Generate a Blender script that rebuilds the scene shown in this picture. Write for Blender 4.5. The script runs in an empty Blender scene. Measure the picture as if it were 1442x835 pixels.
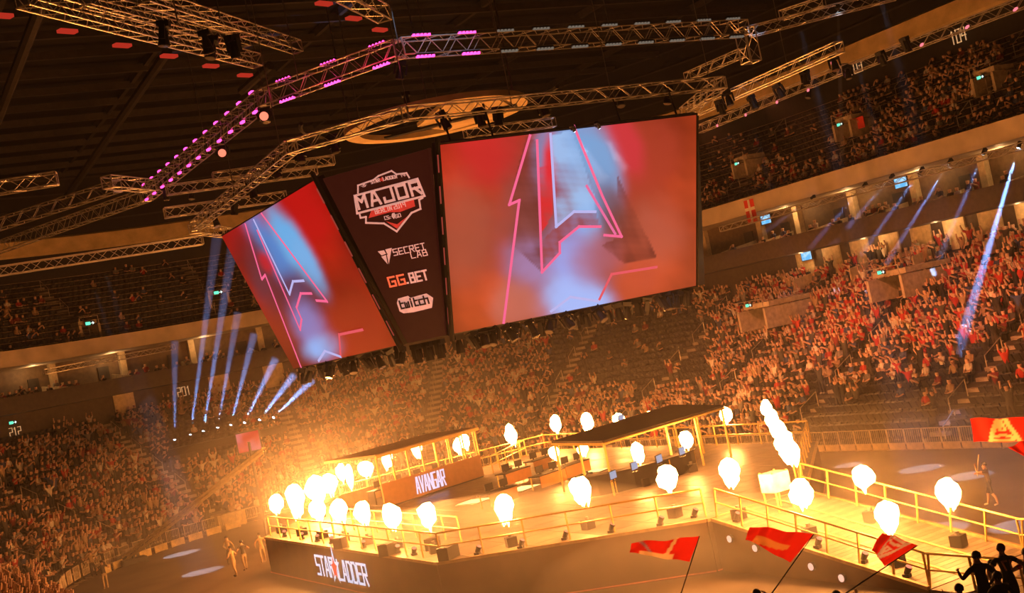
import bpy, bmesh, math, random
import numpy as np
from mathutils import Vector, Matrix

random.seed(7)
rng = np.random.default_rng(11)
S = bpy.context.scene
COL = S.collection

# ------------------------------------------------------------------ camera, world, exposure
# world frame: x across the arena, y along its length, z up, metres
F, ROLL, PITCH, CAMH = 1800.0, math.radians(11.5), math.radians(1.7), 10.2
VF = Vector((.48, .877, 0)); VF.normalize()
VU = Vector((VF.y, -VF.x, 0))
fwd = (VF * math.cos(PITCH) + Vector((0, 0, math.sin(PITCH)))).normalized()
upv = (-VF * math.sin(PITCH) + Vector((0, 0, math.cos(PITCH)))).normalized()
ir = VU * math.cos(ROLL) - upv * math.sin(ROLL)
iu = VU * math.sin(ROLL) + upv * math.cos(ROLL)
EYE = Vector((0, 0, CAMH))
cam_d = bpy.data.cameras.new('camera'); cam = bpy.data.objects.new('camera', cam_d); COL.objects.link(cam)
cam.matrix_world = Matrix(((ir.x, iu.x, -fwd.x, 0), (ir.y, iu.y, -fwd.y, 0), (ir.z, iu.z, -fwd.z, CAMH), (0, 0, 0, 1)))
cam_d.sensor_width = 36; cam_d.lens = F / 1442 * 36; cam_d.clip_end = 500
S.camera = cam
S.view_settings.view_transform = 'Standard'; S.view_settings.look = 'None'
S.view_settings.exposure = 0.0; S.view_settings.gamma = 1.0; S.view_settings.use_curve_mapping = False
S.cycles.max_bounces = 4; S.cycles.diffuse_bounces = 2; S.cycles.glossy_bounces = 1
S.cycles.transmission_bounces = 2; S.cycles.transparent_max_bounces = 12; S.cycles.volume_bounces = 0
S.cycles.sample_clamp_indirect = 3.0; S.cycles.sample_clamp_direct = 0

W = bpy.data.worlds.new('world'); S.world = W; W.use_nodes = True
W.node_tree.nodes['Background'].inputs[0].default_value = (1, .36, .14, 1)
W.node_tree.nodes['Background'].inputs[1].default_value = .007

FLAME_L = 200.0          # radiance of the flames
HAZE = .00035             # scattering of the air in the hall

def rayv(x, y):
    return (fwd * F + ir * (x - 721) - iu * (y - 417.5))
def atz(x, y, z):
    r = rayv(x, y); return EYE + r * ((z - CAMH) / r.z)
def atD(x, y, D):                       # at view depth D
    r = rayv(x, y); return EYE + r * (D / r.dot(VF))
def ata(x, y, a):
    r = rayv(x, y); return EYE + r * (a / r.x)
def atb(x, y, b):
    r = rayv(x, y); return EYE + r * (b / r.y)
def atplane(x, y, o, n):
    r = rayv(x, y); return EYE + r * ((o - EYE).dot(n) / r.dot(n))
def atring(x, y, R, c=(30, 79)):
    r = rayv(x, y); qa = r.x * r.x + r.y * r.y; qb = -2 * (r.x * c[0] + r.y * c[1]); qc = c[0] ** 2 + c[1] ** 2 - R * R
    return EYE + r * ((-qb + math.sqrt(max(qb * qb - 4 * qa * qc, 0))) / 2 / qa)
def projn(P):                           # numpy (n,3) -> x, y, depth
    q = P - np.array(EYE); d = q @ np.array(fwd)
    return 721 + F * (q @ np.array(ir)) / d, 417.5 - F * (q @ np.array(iu)) / d, d
def srgb(r, g, b):
    f = lambda c: c / 12.92 if c <= .04045 else ((c + .055) / 1.055) ** 2.4
    return (f(r / 255), f(g / 255), f(b / 255))

# ------------------------------------------------------------------ materials
MATS = {}
def mat(name, col, rough=.7, metal=0, emit=None, es=1, noise=.25, scale=3, spec=.3, bump=0):
    if name in MATS: return MATS[name]
    m = bpy.data.materials.new(name); m.use_nodes = True; nt = m.node_tree; b = nt.nodes['Principled BSDF']
    b.inputs['Roughness'].default_value = rough; b.inputs['Metallic'].default_value = metal
    b.inputs['Specular IOR Level'].default_value = spec
    if noise:
        tc = nt.nodes.new('ShaderNodeTexCoord'); nz = nt.nodes.new('ShaderNodeTexNoise'); cr = nt.nodes.new('ShaderNodeValToRGB')
        nz.inputs['Scale'].default_value = scale; nz.inputs['Detail'].default_value = 3
        nt.links.new(tc.outputs['Object'], nz.inputs['Vector']); nt.links.new(nz.outputs['Fac'], cr.inputs['Fac'])
        cr.color_ramp.elements[0].position = .3; cr.color_ramp.elements[1].position = .7
        cr.color_ramp.elements[0].color = tuple(c * (1 - noise) for c in col) + (1,)
        cr.color_ramp.elements[1].color = tuple(min(1, c * (1 + noise)) for c in col) + (1,)
        nt.links.new(cr.outputs['Color'], b.inputs['Base Color'])
        if bump:
            bp = nt.nodes.new('ShaderNodeBump'); bp.inputs['Strength'].default_value = bump
            nt.links.new(nz.outputs['Fac'], bp.inputs['Height']); nt.links.new(bp.outputs['Normal'], b.inputs['Normal'])
    else: b.inputs['Base Color'].default_value = col + (1,)
    if emit:
        b.inputs['Emission Color'].default_value = emit + (1,); b.inputs['Emission Strength'].default_value = es
    MATS[name] = m
    return m
def attrmat(name, emit=False, rough=.8):
    m = bpy.data.materials.new(name); m.use_nodes = True; nt = m.node_tree; b = nt.nodes['Principled BSDF']
    at = nt.nodes.new('ShaderNodeAttribute'); at.attribute_name = 'Col'
    b.inputs['Roughness'].default_value = rough; b.inputs['Specular IOR Level'].default_value = .2
    if emit:
        b.inputs['Base Color'].default_value = (.01, .01, .01, 1)
        nt.links.new(at.outputs['Color'], b.inputs['Emission Color']); b.inputs['Emission Strength'].default_value = 1
    else: nt.links.new(at.outputs['Color'], b.inputs['Base Color'])
    MATS[name] = m; return m
def emis(name, col, s, noise_to=None, nscale=2.0):
    if name in MATS: return MATS[name]
    m = bpy.data.materials.new(name); m.use_nodes = True; nt = m.node_tree; nt.nodes.remove(nt.nodes['Principled BSDF'])
    e = nt.nodes.new('ShaderNodeEmission'); e.inputs[0].default_value = col + (1,); e.inputs[1].default_value = s
    if noise_to:
        tc = nt.nodes.new('ShaderNodeTexCoord'); nz = nt.nodes.new('ShaderNodeTexNoise'); cr = nt.nodes.new('ShaderNodeValToRGB')
        nz.inputs['Scale'].default_value = nscale
        nt.links.new(tc.outputs['Object'], nz.inputs['Vector']); nt.links.new(nz.outputs['Fac'], cr.inputs['Fac'])
        cr.color_ramp.elements[0].color = noise_to + (1,); cr.color_ramp.elements[0].position = .35
        cr.color_ramp.elements[1].color = col + (1,); cr.color_ramp.elements[1].position = .6
        nt.links.new(cr.outputs['Color'], e.inputs[0])
    nt.links.new(e.outputs[0], nt.nodes['Material Output'].inputs['Surface']); MATS[name] = m; return m
def volmat(name, dens, col=(1, 1, 1), g=0.0):
    if name in MATS: return MATS[name]
    m = bpy.data.materials.new(name); m.use_nodes = True; nt = m.node_tree; nt.nodes.remove(nt.nodes['Principled BSDF'])
    v = nt.nodes.new('ShaderNodeVolumeScatter'); v.inputs['Color'].default_value = col + (1,)
    v.inputs['Density'].default_value = dens; v.inputs['Anisotropy'].default_value = g
    nt.links.new(v.outputs[0], nt.nodes['Material Output'].inputs['Volume'])
    MATS[name] = m; return m
def glassmat(name, col, alpha):
    m = bpy.data.materials.new(name); m.use_nodes = True; nt = m.node_tree; b = nt.nodes['Principled BSDF']
    b.inputs['Base Color'].default_value = col + (1,); b.inputs['Roughness'].default_value = .05; b.inputs['Alpha'].default_value = alpha
    MATS[name] = m; return m

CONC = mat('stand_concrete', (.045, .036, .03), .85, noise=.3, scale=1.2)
DARK = mat('dark_paint', (.018, .016, .016), .7)
BLACK = mat('black_metal', (.012, .012, .013), .45, noise=.2)
ALU = mat('truss_aluminium', (.62, .56, .48), .35, .65, noise=.15)
RAILM = mat('rail_yellow_steel', (.62, .42, .12), .4, .3, noise=.1)
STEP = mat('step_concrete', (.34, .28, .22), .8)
CREAM = mat('cream_fascia', (.5, .4, .28), .7, noise=.2, scale=.6)
BEAMM = mat('ring_beam_ply', (.62, .45, .22), .6, noise=.2, scale=.8)
SEATM = mat('seat_plastic', (.028, .025, .027), .45, noise=.2, spec=.5)
FLOORM = mat('arena_floor', (.12, .085, .058), .5, noise=.35, scale=.35, spec=.4)
DECKM = mat('deck_ply', (.16, .12, .085), .5, noise=.35, scale=1.2)
DECKR = mat('ramp_ply', (.17, .13, .09), .55, noise=.2, scale=1.5)
SKIRT = mat('skirt_cloth', (.13, .06, .02), .8, noise=.3, scale=.8)
WHITE = mat('white_paint', (.7, .68, .62), .6)
GREYM = mat('grey_metal', (.2, .19, .18), .5, .3)
ROOFM = mat('roof_deck', (.007, .006, .006), .8, noise=.4, scale=.3)
PURL = mat('roof_steel', (.035, .03, .026), .6, .2)
GLASS = glassmat('booth_glass', (.9, .85, .8), .12)
WARMW = mat('suite_wall', (.34, .24, .13), .7, noise=.25, scale=.5)

# ------------------------------------------------------------------ mesh helpers
class MB:
    def __init__(s): s.v = []; s.f = []
    def quad(s, a, b, c, d):
        n = len(s.v); s.v += [tuple(a), tuple(b), tuple(c), tuple(d)]; s.f.append((n, n + 1, n + 2, n + 3)); return s
    def box(s, c, dx, dy, dz, M=None):
        n = len(s.v); c = Vector(c)
        for k in range(8):
            p = Vector(((k & 1) - .5, ((k >> 1) & 1) - .5, ((k >> 2) & 1) - .5)); p = Vector((p.x * dx, p.y * dy, p.z * dz))
            s.v.append(tuple(c + (M @ p if M else p)))
        s.f += [(n + a, n + b, n + c_, n + d) for a, b, c_, d in ((0, 2, 3, 1), (4, 5, 7, 6), (0, 1, 5, 4), (2, 6, 7, 3), (0, 4, 6, 2), (1, 3, 7, 5))]
        return s
    def tube(s, p, q, r, n=6, r2=None, cap=True):
        p = Vector(p); q = Vector(q); d = (q - p)
        if d.length < 1e-6: return s
        d.normalize(); u = d.orthogonal().normalized(); w = d.cross(u); k = len(s.v); r2 = r if r2 is None else r2
        for c, rr in ((p, r), (q, r2)):
            for i in range(n):
                t = 2 * math.pi * (i + .5) / n; s.v.append(tuple(c + u * (rr * math.cos(t)) + w * (rr * math.sin(t))))
        for i in range(n): s.f.append((k + i, k + (i + 1) % n, k + n + (i + 1) % n, k + n + i))
        if cap: s.f.append(tuple(k + i for i in reversed(range(n)))); s.f.append(tuple(k + n + i for i in range(n)))
        return s
    def path(s, pts, r, n=5):
        for a, b in zip(pts, pts[1:]): s.tube(a, b, r, n)
        return s
    def prism(s, pts, z0, z1):          # convex or simple polygon in xy
        k = len(s.v); n = len(pts)
        for z in (z0, z1): s.v += [(p[0], p[1], z) for p in pts]
        s.f.append(tuple(k + i for i in reversed(range(n)))); s.f.append(tuple(k + n + i for i in range(n)))
        for i in range(n): s.f.append((k + i, k + (i + 1) % n, k + n + (i + 1) % n, k + n + i))
        return s
    def slab(s, a, b, c, d, t):         # thick quad, t = offset vector
        k = len(s.v); t = Vector(t)
        P = [Vector(x) for x in (a, b, c, d)]; s.v += [tuple(x) for x in P] + [tuple(x + t) for x in P]
        s.f += [(k, k + 3, k + 2, k + 1), (k + 4, k + 5, k + 6, k + 7)] + [(k + i, k + (i + 1) % 4, k + 4 + (i + 1) % 4, k + 4 + i) for i in range(4)]
        return s
    def mesh(s, name, m):
        me = bpy.data.meshes.new(name); me.from_pydata(s.v, [], s.f)
        for x in (m if isinstance(m, (list, tuple)) else [m]): me.materials.append(x)
        return me
    def build(s, name, m, parent=None): return add(name, s.mesh(name, m), parent)
def add(name, me, parent=None, loc=None):
    o = bpy.data.objects.new(name, me); COL.objects.link(o)
    if parent is not None: o.parent = parent
    if loc is not None: o.location = loc
    return o
def thing(name, label, cat, loc=(0, 0, 0), rz=0, group=None, kind=None):
    o = bpy.data.objects.new(name, None); COL.objects.link(o); o.location = loc; o.rotation_euler = (0, 0, rz); o.empty_display_size = .1
    return tag(o, label, cat, group, kind)
def tag(o, label=None, cat=None, group=None, kind=None):
    if label: o['label'] = label
    if cat: o['category'] = cat
    if group: o['group'] = group
    if kind: o['kind'] = kind
    return o
def dup(root, loc=None, rot=None, label=None, group=None, mw=None):
    r = root.copy(); COL.objects.link(r)
    if loc is not None: r.location = loc
    if rot is not None: r.rotation_euler = rot
    if label: r['label'] = label
    if group: r['group'] = group
    for ch in root.children:
        c = ch.copy(); COL.objects.link(c); c.parent = r
        for g in ch.children:
            d = g.copy(); COL.objects.link(d); d.parent = c
    return r
def struct(o): o['kind'] = 'structure'; return o
ORD = ['first', 'second', 'third', 'fourth', 'fifth', 'sixth', 'seventh', 'eighth', 'ninth', 'tenth', 'eleventh', 'twelfth', 'thirteenth',
       'fourteenth', 'fifteenth', 'sixteenth', 'seventeenth', 'eighteenth', 'nineteenth', 'twentieth', 'twenty-first', 'twenty-second',
       'twenty-third', 'twenty-fourth', 'twenty-fifth', 'twenty-sixth', 'twenty-seventh', 'twenty-eighth', 'twenty-ninth', 'thirtieth',
       'thirty-first', 'thirty-second', 'thirty-third', 'thirty-fourth', 'thirty-fifth', 'thirty-sixth']

# ------------------------------------------------------------------ bowl geometry: a stadium-shaped plan, rows offset outwards by d
CX, CY, R0, B0, B1 = 30.0, 79.0, 20.0, 24.0, 79.0
def plan(seg, t, d):                    # seg 0 right side (t = y), 1 far end (t = angle), 2 left side (t = y)
    if seg == 0: return (CX + R0 + d, t), (1, 0)
    if seg == 1: return (CX + (R0 + d) * math.cos(t), CY + (R0 + d) * math.sin(t)), (math.cos(t), math.sin(t))
    return (CX - R0 - d, t), (-1, 0)
SAMPLES = [(0, B0 + (B1 - B0) * i / 8) for i in range(8)] + [(1, math.radians(3 * i)) for i in range(61)] + [(2, B1 - (B1 - 40) * i / 5) for i in range(1, 6)]
def sweep(name, profile, m, s0=0, s1=None, closed=False, parent=None):
    s1 = len(SAMPLES) if s1 is None else s1
    mb = MB(); n = len(profile); idx = SAMPLES[s0:s1]
    for seg, t in idx:
        for d, z in profile: (x, y), _ = plan(seg, t, d); mb.v.append((x, y, z))
    for i in range(len(idx) - 1):
        for j in range(n if closed else n - 1):
            k = (j + 1) % n; mb.f.append((i * n + j, i * n + k, (i + 1) * n + k, (i + 1) * n + j))
    return mb.build(name, m, parent)
LT, LR, LZ, LN = .85, .43, .4, 22       # lower tier: tread, rise, first height, rows
UT, UR, UZ, UN, UD = .85, .55, 16.3, 13, 15.0
def prof(d0, z0, tr, ri, n):
    p = []
    for i in range(n): p += [(d0 + i * tr, z0 + i * ri), (d0 + (i + 1) * tr, z0 + i * ri)]
    return p
lower = prof(.6, LZ, LT, LR, LN)
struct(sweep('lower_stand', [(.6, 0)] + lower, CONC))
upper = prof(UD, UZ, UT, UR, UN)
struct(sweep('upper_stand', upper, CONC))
LTOP_D, LTOP_Z = lower[-1]; UTOP_D, UTOP_Z = upper[-1]
struct(sweep('fascia_upper_tier', [(UD, UZ), (14.3, UZ), (14.3, 17.0), (14.0, 17.0), (14.0, 15.7), (20.5, 15.7)], CREAM))
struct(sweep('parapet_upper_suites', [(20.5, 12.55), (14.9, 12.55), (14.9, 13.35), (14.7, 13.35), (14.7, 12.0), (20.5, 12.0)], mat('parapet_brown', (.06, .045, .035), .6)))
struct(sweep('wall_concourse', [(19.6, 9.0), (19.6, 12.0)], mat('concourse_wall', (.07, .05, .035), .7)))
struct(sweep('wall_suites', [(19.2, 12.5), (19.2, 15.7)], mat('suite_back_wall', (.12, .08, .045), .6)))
struct(sweep('wall_upper', [(UTOP_D, UTOP_Z - .5), (UTOP_D + .1, 26.1)], DARK))
struct(sweep('ring_beam', [(UTOP_D - .2, 26.1), (UTOP_D - .4, 26.3), (UTOP_D - .3, 27.6), (UTOP_D + .1, 27.8)], BEAMM))
struct(sweep('wall_attic', [(UTOP_D + .1, 27.7), (UTOP_D + .2, 34.2)], ROOFM))
fl = MB().quad((-30, -12, 0), (95, -12, 0), (95, 150, 0), (-30, 150, 0)).build('floor', FLOORM); struct(fl)
ce = MB().quad((-30, -12, 34), (-30, 150, 34), (95, 150, 34), (95, -12, 34)).build('ceiling', ROOFM); struct(ce)

# ------------------------------------------------------------------ haze of the hall
hz = MB().box((32.5, 69, 16.9), 126, 163, 34.4).build('haze', volmat('haze_air', HAZE, (1, .93, .88)))
tag(hz, 'thin smoky haze filling the whole arena hall', 'haze', kind='stuff')
lz = MB().box((32, 69, 6.2), 124, 161, 12.8).build('haze', volmat('haze_low', .00045, (1, .93, .88)))
tag(lz, 'denser haze lying over the floor and the lower stands', 'haze', kind='stuff')

# ------------------------------------------------------------------ flames
FL = emis('flame_white_hot', (1, .37, .085), FLAME_L, (1, .33, .07), 1.5)
FT = emis('flame_tongue', (1, .4, .06), FLAME_L * .4)
bmx = bmesh.new(); bmesh.ops.create_icosphere(bmx, subdivisions=2, radius=1.0)
ICO_V = np.array([v.co[:] for v in bmx.verts]); ICO_F = [tuple(v.index for v in f.verts) for f in bmx.faces]; bmx.free()
def lump(mb, c, rx, rz, seed):
    r = np.random.default_rng(seed); ph = r.uniform(0, 6.28, (5, 3)); fr = r.uniform(1.5, 4.5, (5, 3))
    V = ICO_V.copy(); n = sum(np.sin(V @ fr[i] + ph[i, 0]) for i in range(5)) * .065
    V = V * (1 + n)[:, None]; V[:, 0] *= rx; V[:, 1] *= rx; V[:, 2] *= rz
    V[:, :2] *= (1 + .07 * np.clip(V[:, 2:3] / rz, -1, 1))
    k = len(mb.v); mb.v += [(c[0] + a, c[1] + b, c[2] + d) for a, b, d in V]; mb.f += [tuple(k + i for i in f) for f in ICO_F]
def flame(P, w, h, label, group, seed, tall=0):
    base = Vector((P.x, P.y, P.z)); t = thing('flame', label, 'flame', base, 0, group)
    mb = MB(); lump(mb, (0, 0, 0), w / 2, h / 2, seed)
    if tall:
        dirv, L = tall
        for i in range(1, 5):
            k = i / 4; lump(mb, (dirv[0] * L * k, dirv[1] * L * k, dirv[2] * L * k), w / 2 * (1 - .12 * i), h / 2 * (1 - .08 * i), seed + i)
    mb.build('fireball', FL, t)
    r = random.Random(seed)
    for i in range(3):
        a = r.uniform(-.28, .28) * w; b = r.uniform(-.28, .28) * w
        MB().tube((a, b, -h * .34), (a * .7, b * .7, -h * r.uniform(.58, .72)), .07 * w + .03, 6, .015).build('flame_tongue', FT, t)
    return t
def D_of(P): return (P - EYE).dot(VF)
FLAMES = []                              # (position, width, height, label, group)
def fl_px(x, y, w, h, label, group, z=3.6, b=None, a=None):
    P = atb(x, y, b) if b else (ata(x, y, a) if a else atz(x, y, z)); s = D_of(P) / F
    FLAMES.append((P, w * s, h * s, label, group))
front = [(389, 708, 20, 25, None), (416, 703, 25, 44, None), (447, 717, 22, 30, 61.5), (477, 718, 24, 30, 59.3), (510, 721, 24, 30, 56), (552, 727, 27, 34, 51.7), (602, 725, 24, 36, 49.2)]
for i, (x, y, w, h, b) in enumerate(front):
    fl_px(x, y, w, h, 'fireball over the left stage edge, %s from its far corner' % ORD[i], 'fireballs on the left stage edge', a=20.9)
for i, (x, y, w, h) in enumerate([(710, 714, 26, 40), (818, 690, 27, 38), (940, 672, 30, 36), (1028, 665, 28, 38)]):
    fl_px(x, y, w, h, 'large round fireball above the diagonal stage front, %s towards the ramp' % ORD[i], 'fireballs on the diagonal stage front')
for i, (x, y, w, h, b) in enumerate([(445, 688, 30, 34, 72), (464, 681, 22, 28, 74), (480, 665, 14, 24, 76), (492, 669, 11, 32, 75.5), (515, 660, 22, 22, 76.5), (545, 646, 16, 24, 76.5), (587, 632, 16, 24, 76.5), (645, 628, 14, 20, 75), (654, 622, 15, 20, 76.5)]):
    fl_px(x, y, w, h, 'fireball on the far stage edge behind the glass booth, %s from the bright cluster' % ORD[i], 'fireballs behind the glass booth', b=b)
for i, (x, y, w, h, b) in enumerate([(719, 611, 16, 27, 76.6), (782, 597, 16, 22, 76), (827, 595, 17, 26, 72), (871, 590, 16, 18, 69), (915, 585, 13, 12, 67), (1022, 584, 18, 22, 56.5)]):
    fl_px(x, y, w, h, 'fireball on the far right stage edge, %s from the glass booth' % ORD[i], 'fireballs on the far right stage edge', b=b)
for i, (x, y, w, h) in enumerate([(780, 637, 15, 18), (820, 634, 15, 15), (898, 638, 18, 28), (966, 619, 18, 25)]):
    fl_px(x, y, w, h, 'small fireball seen under the flat dark canopy, %s along it' % ORD[i], 'fireballs under the canopy', z=3.6)
for i, (x, y, w, h, z) in enumerate([(1128, 693, 33, 38, 29.0), (1250, 727, 33, 42, 29.0)]):
    fl_px(x, y, w, h, 'large fireball over the near side of the ramp, %s down from the stage' % ORD[i], 'fireballs along the ramp', a=z)
for i, (x, y, w, h, z) in enumerate([(1215, 672, 30, 34, 31.6), (1335, 693, 32, 42, 31.6)]):
    fl_px(x, y, w, h, 'large fireball over the far side of the ramp, %s down from the stage' % ORD[i], 'fireballs along the ramp', a=z)
for k, (P, w, h, lab, g) in enumerate(FLAMES): flame(P, w, h, lab, g, 100 + k * 7)
P = atz(1112, 637, 4.1); top = atD(1079, 574, D_of(P) + .6); dv = top - P; sP = D_of(P) / F
flame(P, 30 * sP, 34 * sP, 'tall leaning column of flame at the head of the ramp', None, 77, (dv.normalized(), dv.length))
for k, (c, rx, rz, dn, lab) in enumerate([((31, 60, 2.2), 30, 9, .0012, 'thin smoke hanging over the whole stage'),
        ((24, 72, 4.5), 15, 7.5, .0025, 'smoke bank around the cluster of fireballs at the left end of the stage'),
        ((21, 47, .6), 11, 3.6, .028, 'smoke drifting low before the front corner of the stage'),
        ((27, 38, .4), 7, 3, .022, 'smoke drifting low beside the ramp skirt'),
        ((37, 37, .4), 12, 4.2, .010, 'smoke drifting low over the open floor at right'),
        ((14, 80, .3), 11, 4, .005, 'smoke drifting low over the floor at the left end'),
        ((24.5, 73, 4.5), 9.5, 4.8, .005, 'dense smoke inside the smoke bank at the left end of the stage'),
        ((24, 73, 4.5), 6, 3.2, .008, 'densest smoke right around the left cluster of fireballs')]):
    sm = MB(); lump(sm, (0, 0, 0), rx, rz, 5 + k); smo = sm.build('smoke', volmat('smoke_cloud_%d' % k, dn, (1, .93, .85))); smo.location = c
    tag(smo, lab, 'smoke', kind='stuff')

# ------------------------------------------------------------------ bodies
def skin_body(nodes, edges, sub=0):
    """one continuous body grown on a skeleton: nodes name -> (pos, radius); returns verts, faces, nearest bone per face"""
    names = list(nodes); idx = {n: i for i, n in enumerate(names)}
    me = bpy.data.meshes.new('tmp'); me.from_pydata([nodes[n][0] for n in names], [(idx[a], idx[b]) for a, b in edges], [])
    ob = bpy.data.objects.new('tmp', me); COL.objects.link(ob)
    md = ob.modifiers.new('skin', 'SKIN'); md.branch_smoothing = .3
    if not me.skin_vertices: 
        bm = bmesh.new(); bm.from_mesh(me); bm.verts.layers.skin.verify(); bm.to_mesh(me); bm.free()
    for i, n in enumerate(names):
        r = nodes[n][1]; r = (r, r) if not isinstance(r, tuple) else r
        me.skin_vertices[0].data[i].radius = r; me.skin_vertices[0].data[i].use_root = (i == 0)
    if sub:
        sd = ob.modifiers.new('sub', 'SUBSURF'); sd.levels = sub; sd.render_levels = sub
    dg = bpy.context.evaluated_depsgraph_get(); dg.update()
    ev = bpy.data.meshes.new_from_object(ob.evaluated_get(dg))
    V = np.array([v.co[:] for v in ev.vertices]); Fc = [tuple(p.vertices) for p in ev.polygons]
    bpy.data.objects.remove(ob); bpy.data.meshes.remove(me); bpy.data.meshes.remove(ev)
    bones = []
    P = {n: np.array(nodes[n][0]) for n in names}
    cen = np.array([V[list(f)].mean(0) for f in Fc]); best = np.full(len(Fc), 1e9); bi = np.zeros(len(Fc), int)
    for k, (a, b) in enumerate(edges):
        d = P[b] - P[a]; t = np.clip(((cen - P[a]) @ d) / max(d @ d, 1e-9), 0, 1)
        ra, rb = [(x if not isinstance(x, tuple) else sum(x) / 2) for x in (nodes[a][1], nodes[b][1])]
        dist = np.linalg.norm(cen - (P[a] + t[:, None] * d), axis=1) - (ra + (rb - ra) * t)
        w = dist < best; best[w] = dist[w]; bi[w] = k
    return V, Fc, [edges[k] for k in bi], cen
def body_nodes(pose, sit=True):
    hz = .50 if sit else .95
    n = {'pelvis': ((0, 0, hz), (.17, .13)), 'waist': ((0, .0, hz + .2), (.15, .11)), 'chest': ((0, .0, hz + .42), (.18, .12)),
         'neck': ((0, .02, hz + .58), .06), 'head': ((0, .035, hz + .68), .085), 'crown': ((0, .03, hz + .80), .085)}
    e = [('pelvis', 'waist'), ('waist', 'chest'), ('chest', 'neck'), ('neck', 'head'), ('head', 'crown')]
    for s, sd in ((-1, 'l'), (1, 'r')):
        sh = (s * .2, 0, hz + .49)
        p = pose if isinstance(pose, str) else pose[0 if s < 0 else 1]
        arms = {'lap': ((s * .25, .1, hz + .22), (s * .12, .32, hz + .14), (s * .05, .4, hz + .13)),
                'clap': ((s * .27, .16, hz + .28), (s * .1, .36, hz + .45), (s * .03, .42, hz + .5)),
                'up': ((s * .30, .05, hz + .72), (s * .26, .1, hz + .98), (s * .25, .12, hz + 1.08)),
                'wide': ((s * .42, .05, hz + .62), (s * .48, .12, hz + .9), (s * .47, .14, hz + 1.0)),
                'face': ((s * .28, .2, hz + .42), (s * .1, .22, hz + .64), (s * .05, .2, hz + .7)),
                'down': ((s * .26, -.02, hz + .22), (s * .27, .06, hz - .02), (s * .27, .09, hz - .12))}[p]
        n['sho' + sd] = (sh, .072); n['elb' + sd] = (arms[0], .05); n['wri' + sd] = (arms[1], .038); n['han' + sd] = (arms[2], .045)
        if sit:
            n['hip' + sd] = ((s * .1, .1, hz - .01), .09); n['kne' + sd] = ((s * .13, .46, hz), .072); n['ank' + sd] = ((s * .13, .44, .09), .05); n['toe' + sd] = ((s * .14, .58, .045), .042)
        else:
            n['hip' + sd] = ((s * .1, 0, hz - .08), .1); n['kne' + sd] = ((s * .12, .02, .5), .075); n['ank' + sd] = ((s * .13, -.01, .09), .05); n['toe' + sd] = ((s * .14, .14, .045), .042)
        e += [('chest', 'sho' + sd), ('sho' + sd, 'elb' + sd), ('elb' + sd, 'wri' + sd), ('wri' + sd, 'han' + sd), ('pelvis', 'hip' + sd),
              ('hip' + sd, 'kne' + sd), ('kne' + sd, 'ank' + sd), ('ank' + sd, 'toe' + sd)]
    return n, e
def region(bone, c, hz, sleeve=True):
    a, b = bone
    if b in ('head', 'crown') or a in ('head',):
        return 1 if (c[2] > hz + .76 or (c[1] < .02 and c[2] > hz + .62)) else 0
    if a[:3] == 'ank' : return 4
    if b[:3] in ('hip', 'kne', 'ank'): return 3
    if a[:3] in ('wri', 'elb'): return 0
    if b == 'neck': return 2 if c[2] < hz + .53 else 0
    return 2
POSES = [('lap', True), ('clap', True), ('up', True), (('face', 'lap'), True), (('clap', 'up'), True), ('up', False), ('clap', False), ('wide', False)]
PNAME = ['hands on lap', 'clapping hands', 'both arms raised', 'one hand at the face', 'one arm raised', 'standing with both arms raised', 'standing and clapping', 'standing with arms spread high']
PSHORT = ['sitting', 'clapping', 'arms up', 'hand at face', 'one arm up', 'standing arms up', 'standing clapping', 'arms spread']
BODY = []
for po, sit in POSES:
    nd, ed = body_nodes(po, sit); V, Fc, bn, cen = skin_body(nd, ed)
    hz = .5 if sit else .95
    T = []; R = []
    for f, b, c in zip(Fc, bn, cen):
        g = region(b, c, hz); T.append(f); R.append(g)
    quads = all(len(f) == 4 for f in T)
    Q = np.array([f if len(f) == 4 else (f[0], f[1], f[2], f[2]) for f in T]); BODY.append((V, T, np.array(R)))
SHIRTS = [('black', (.02, .018, .018)), ('dark grey', (.06, .055, .05)), ('red', (.42, .03, .025)), ('white', (.62, .55, .46)), ('blue', (.05, .07, .16)), ('tan', (.36, .24, .14)), ('maroon', (.2, .03, .03)), ('grey', (.2, .18, .16))]
SWT = np.array([.34, .19, .08, .11, .07, .09, .06, .06])
SKINS = [(.50, .30, .19), (.42, .23, .14), (.58, .36, .25)]
HAIRS = [(.02, .014, .01), (.06, .035, .015), (.14, .08, .03)]
PANTS = [(.02, .022, .03), (.035, .035, .04), (.06, .05, .04)]

# ------------------------------------------------------------------ seats and spectators
def in_view(P, m=25):
    x, y, d = projn(P); return (d > 5) & (x > -m) & (x < 1442 + m) & (y > -m) & (y < 835 + m + 15)
LOW_AISLE_Y = [38, 50, 62, 74]; LOW_AISLE_T = [10, 33, 56, 79.5, 103, 126, 150, 172]; LOW_AISLE_L = [48, 60, 72]
UP_AISLE_Y = [46, 58, 69]; UP_AISLE_T = [5, 22, 38, 54, 70, 86, 104, 121]
def row_sites(d, z, pitch, upper):
    out = []
    ay, at_, al = (UP_AISLE_Y, UP_AISLE_T, []) if upper else (LOW_AISLE_Y, LOW_AISLE_T, LOW_AISLE_L)
    for y in np.arange(B0 + 8, B1, pitch):
        if min(abs(y - a) for a in ay) > .8: out.append((CX + R0 + d, y, z, 0.0, 0, y))
    R = R0 + d
    for t in np.arange(0, math.pi, pitch / R):
        if min(abs(t - math.radians(a)) * R for a in at_) > .8: out.append((CX + R * math.cos(t), CY + R * math.sin(t), z, t, 1, math.degrees(t)))
    if not upper:
        for y in np.arange(B1, 42, -pitch):
            if min(abs(y - a) for a in al) > .8: out.append((CX - R, y, z, math.pi, 2, y))
    return out
sites = []
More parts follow.
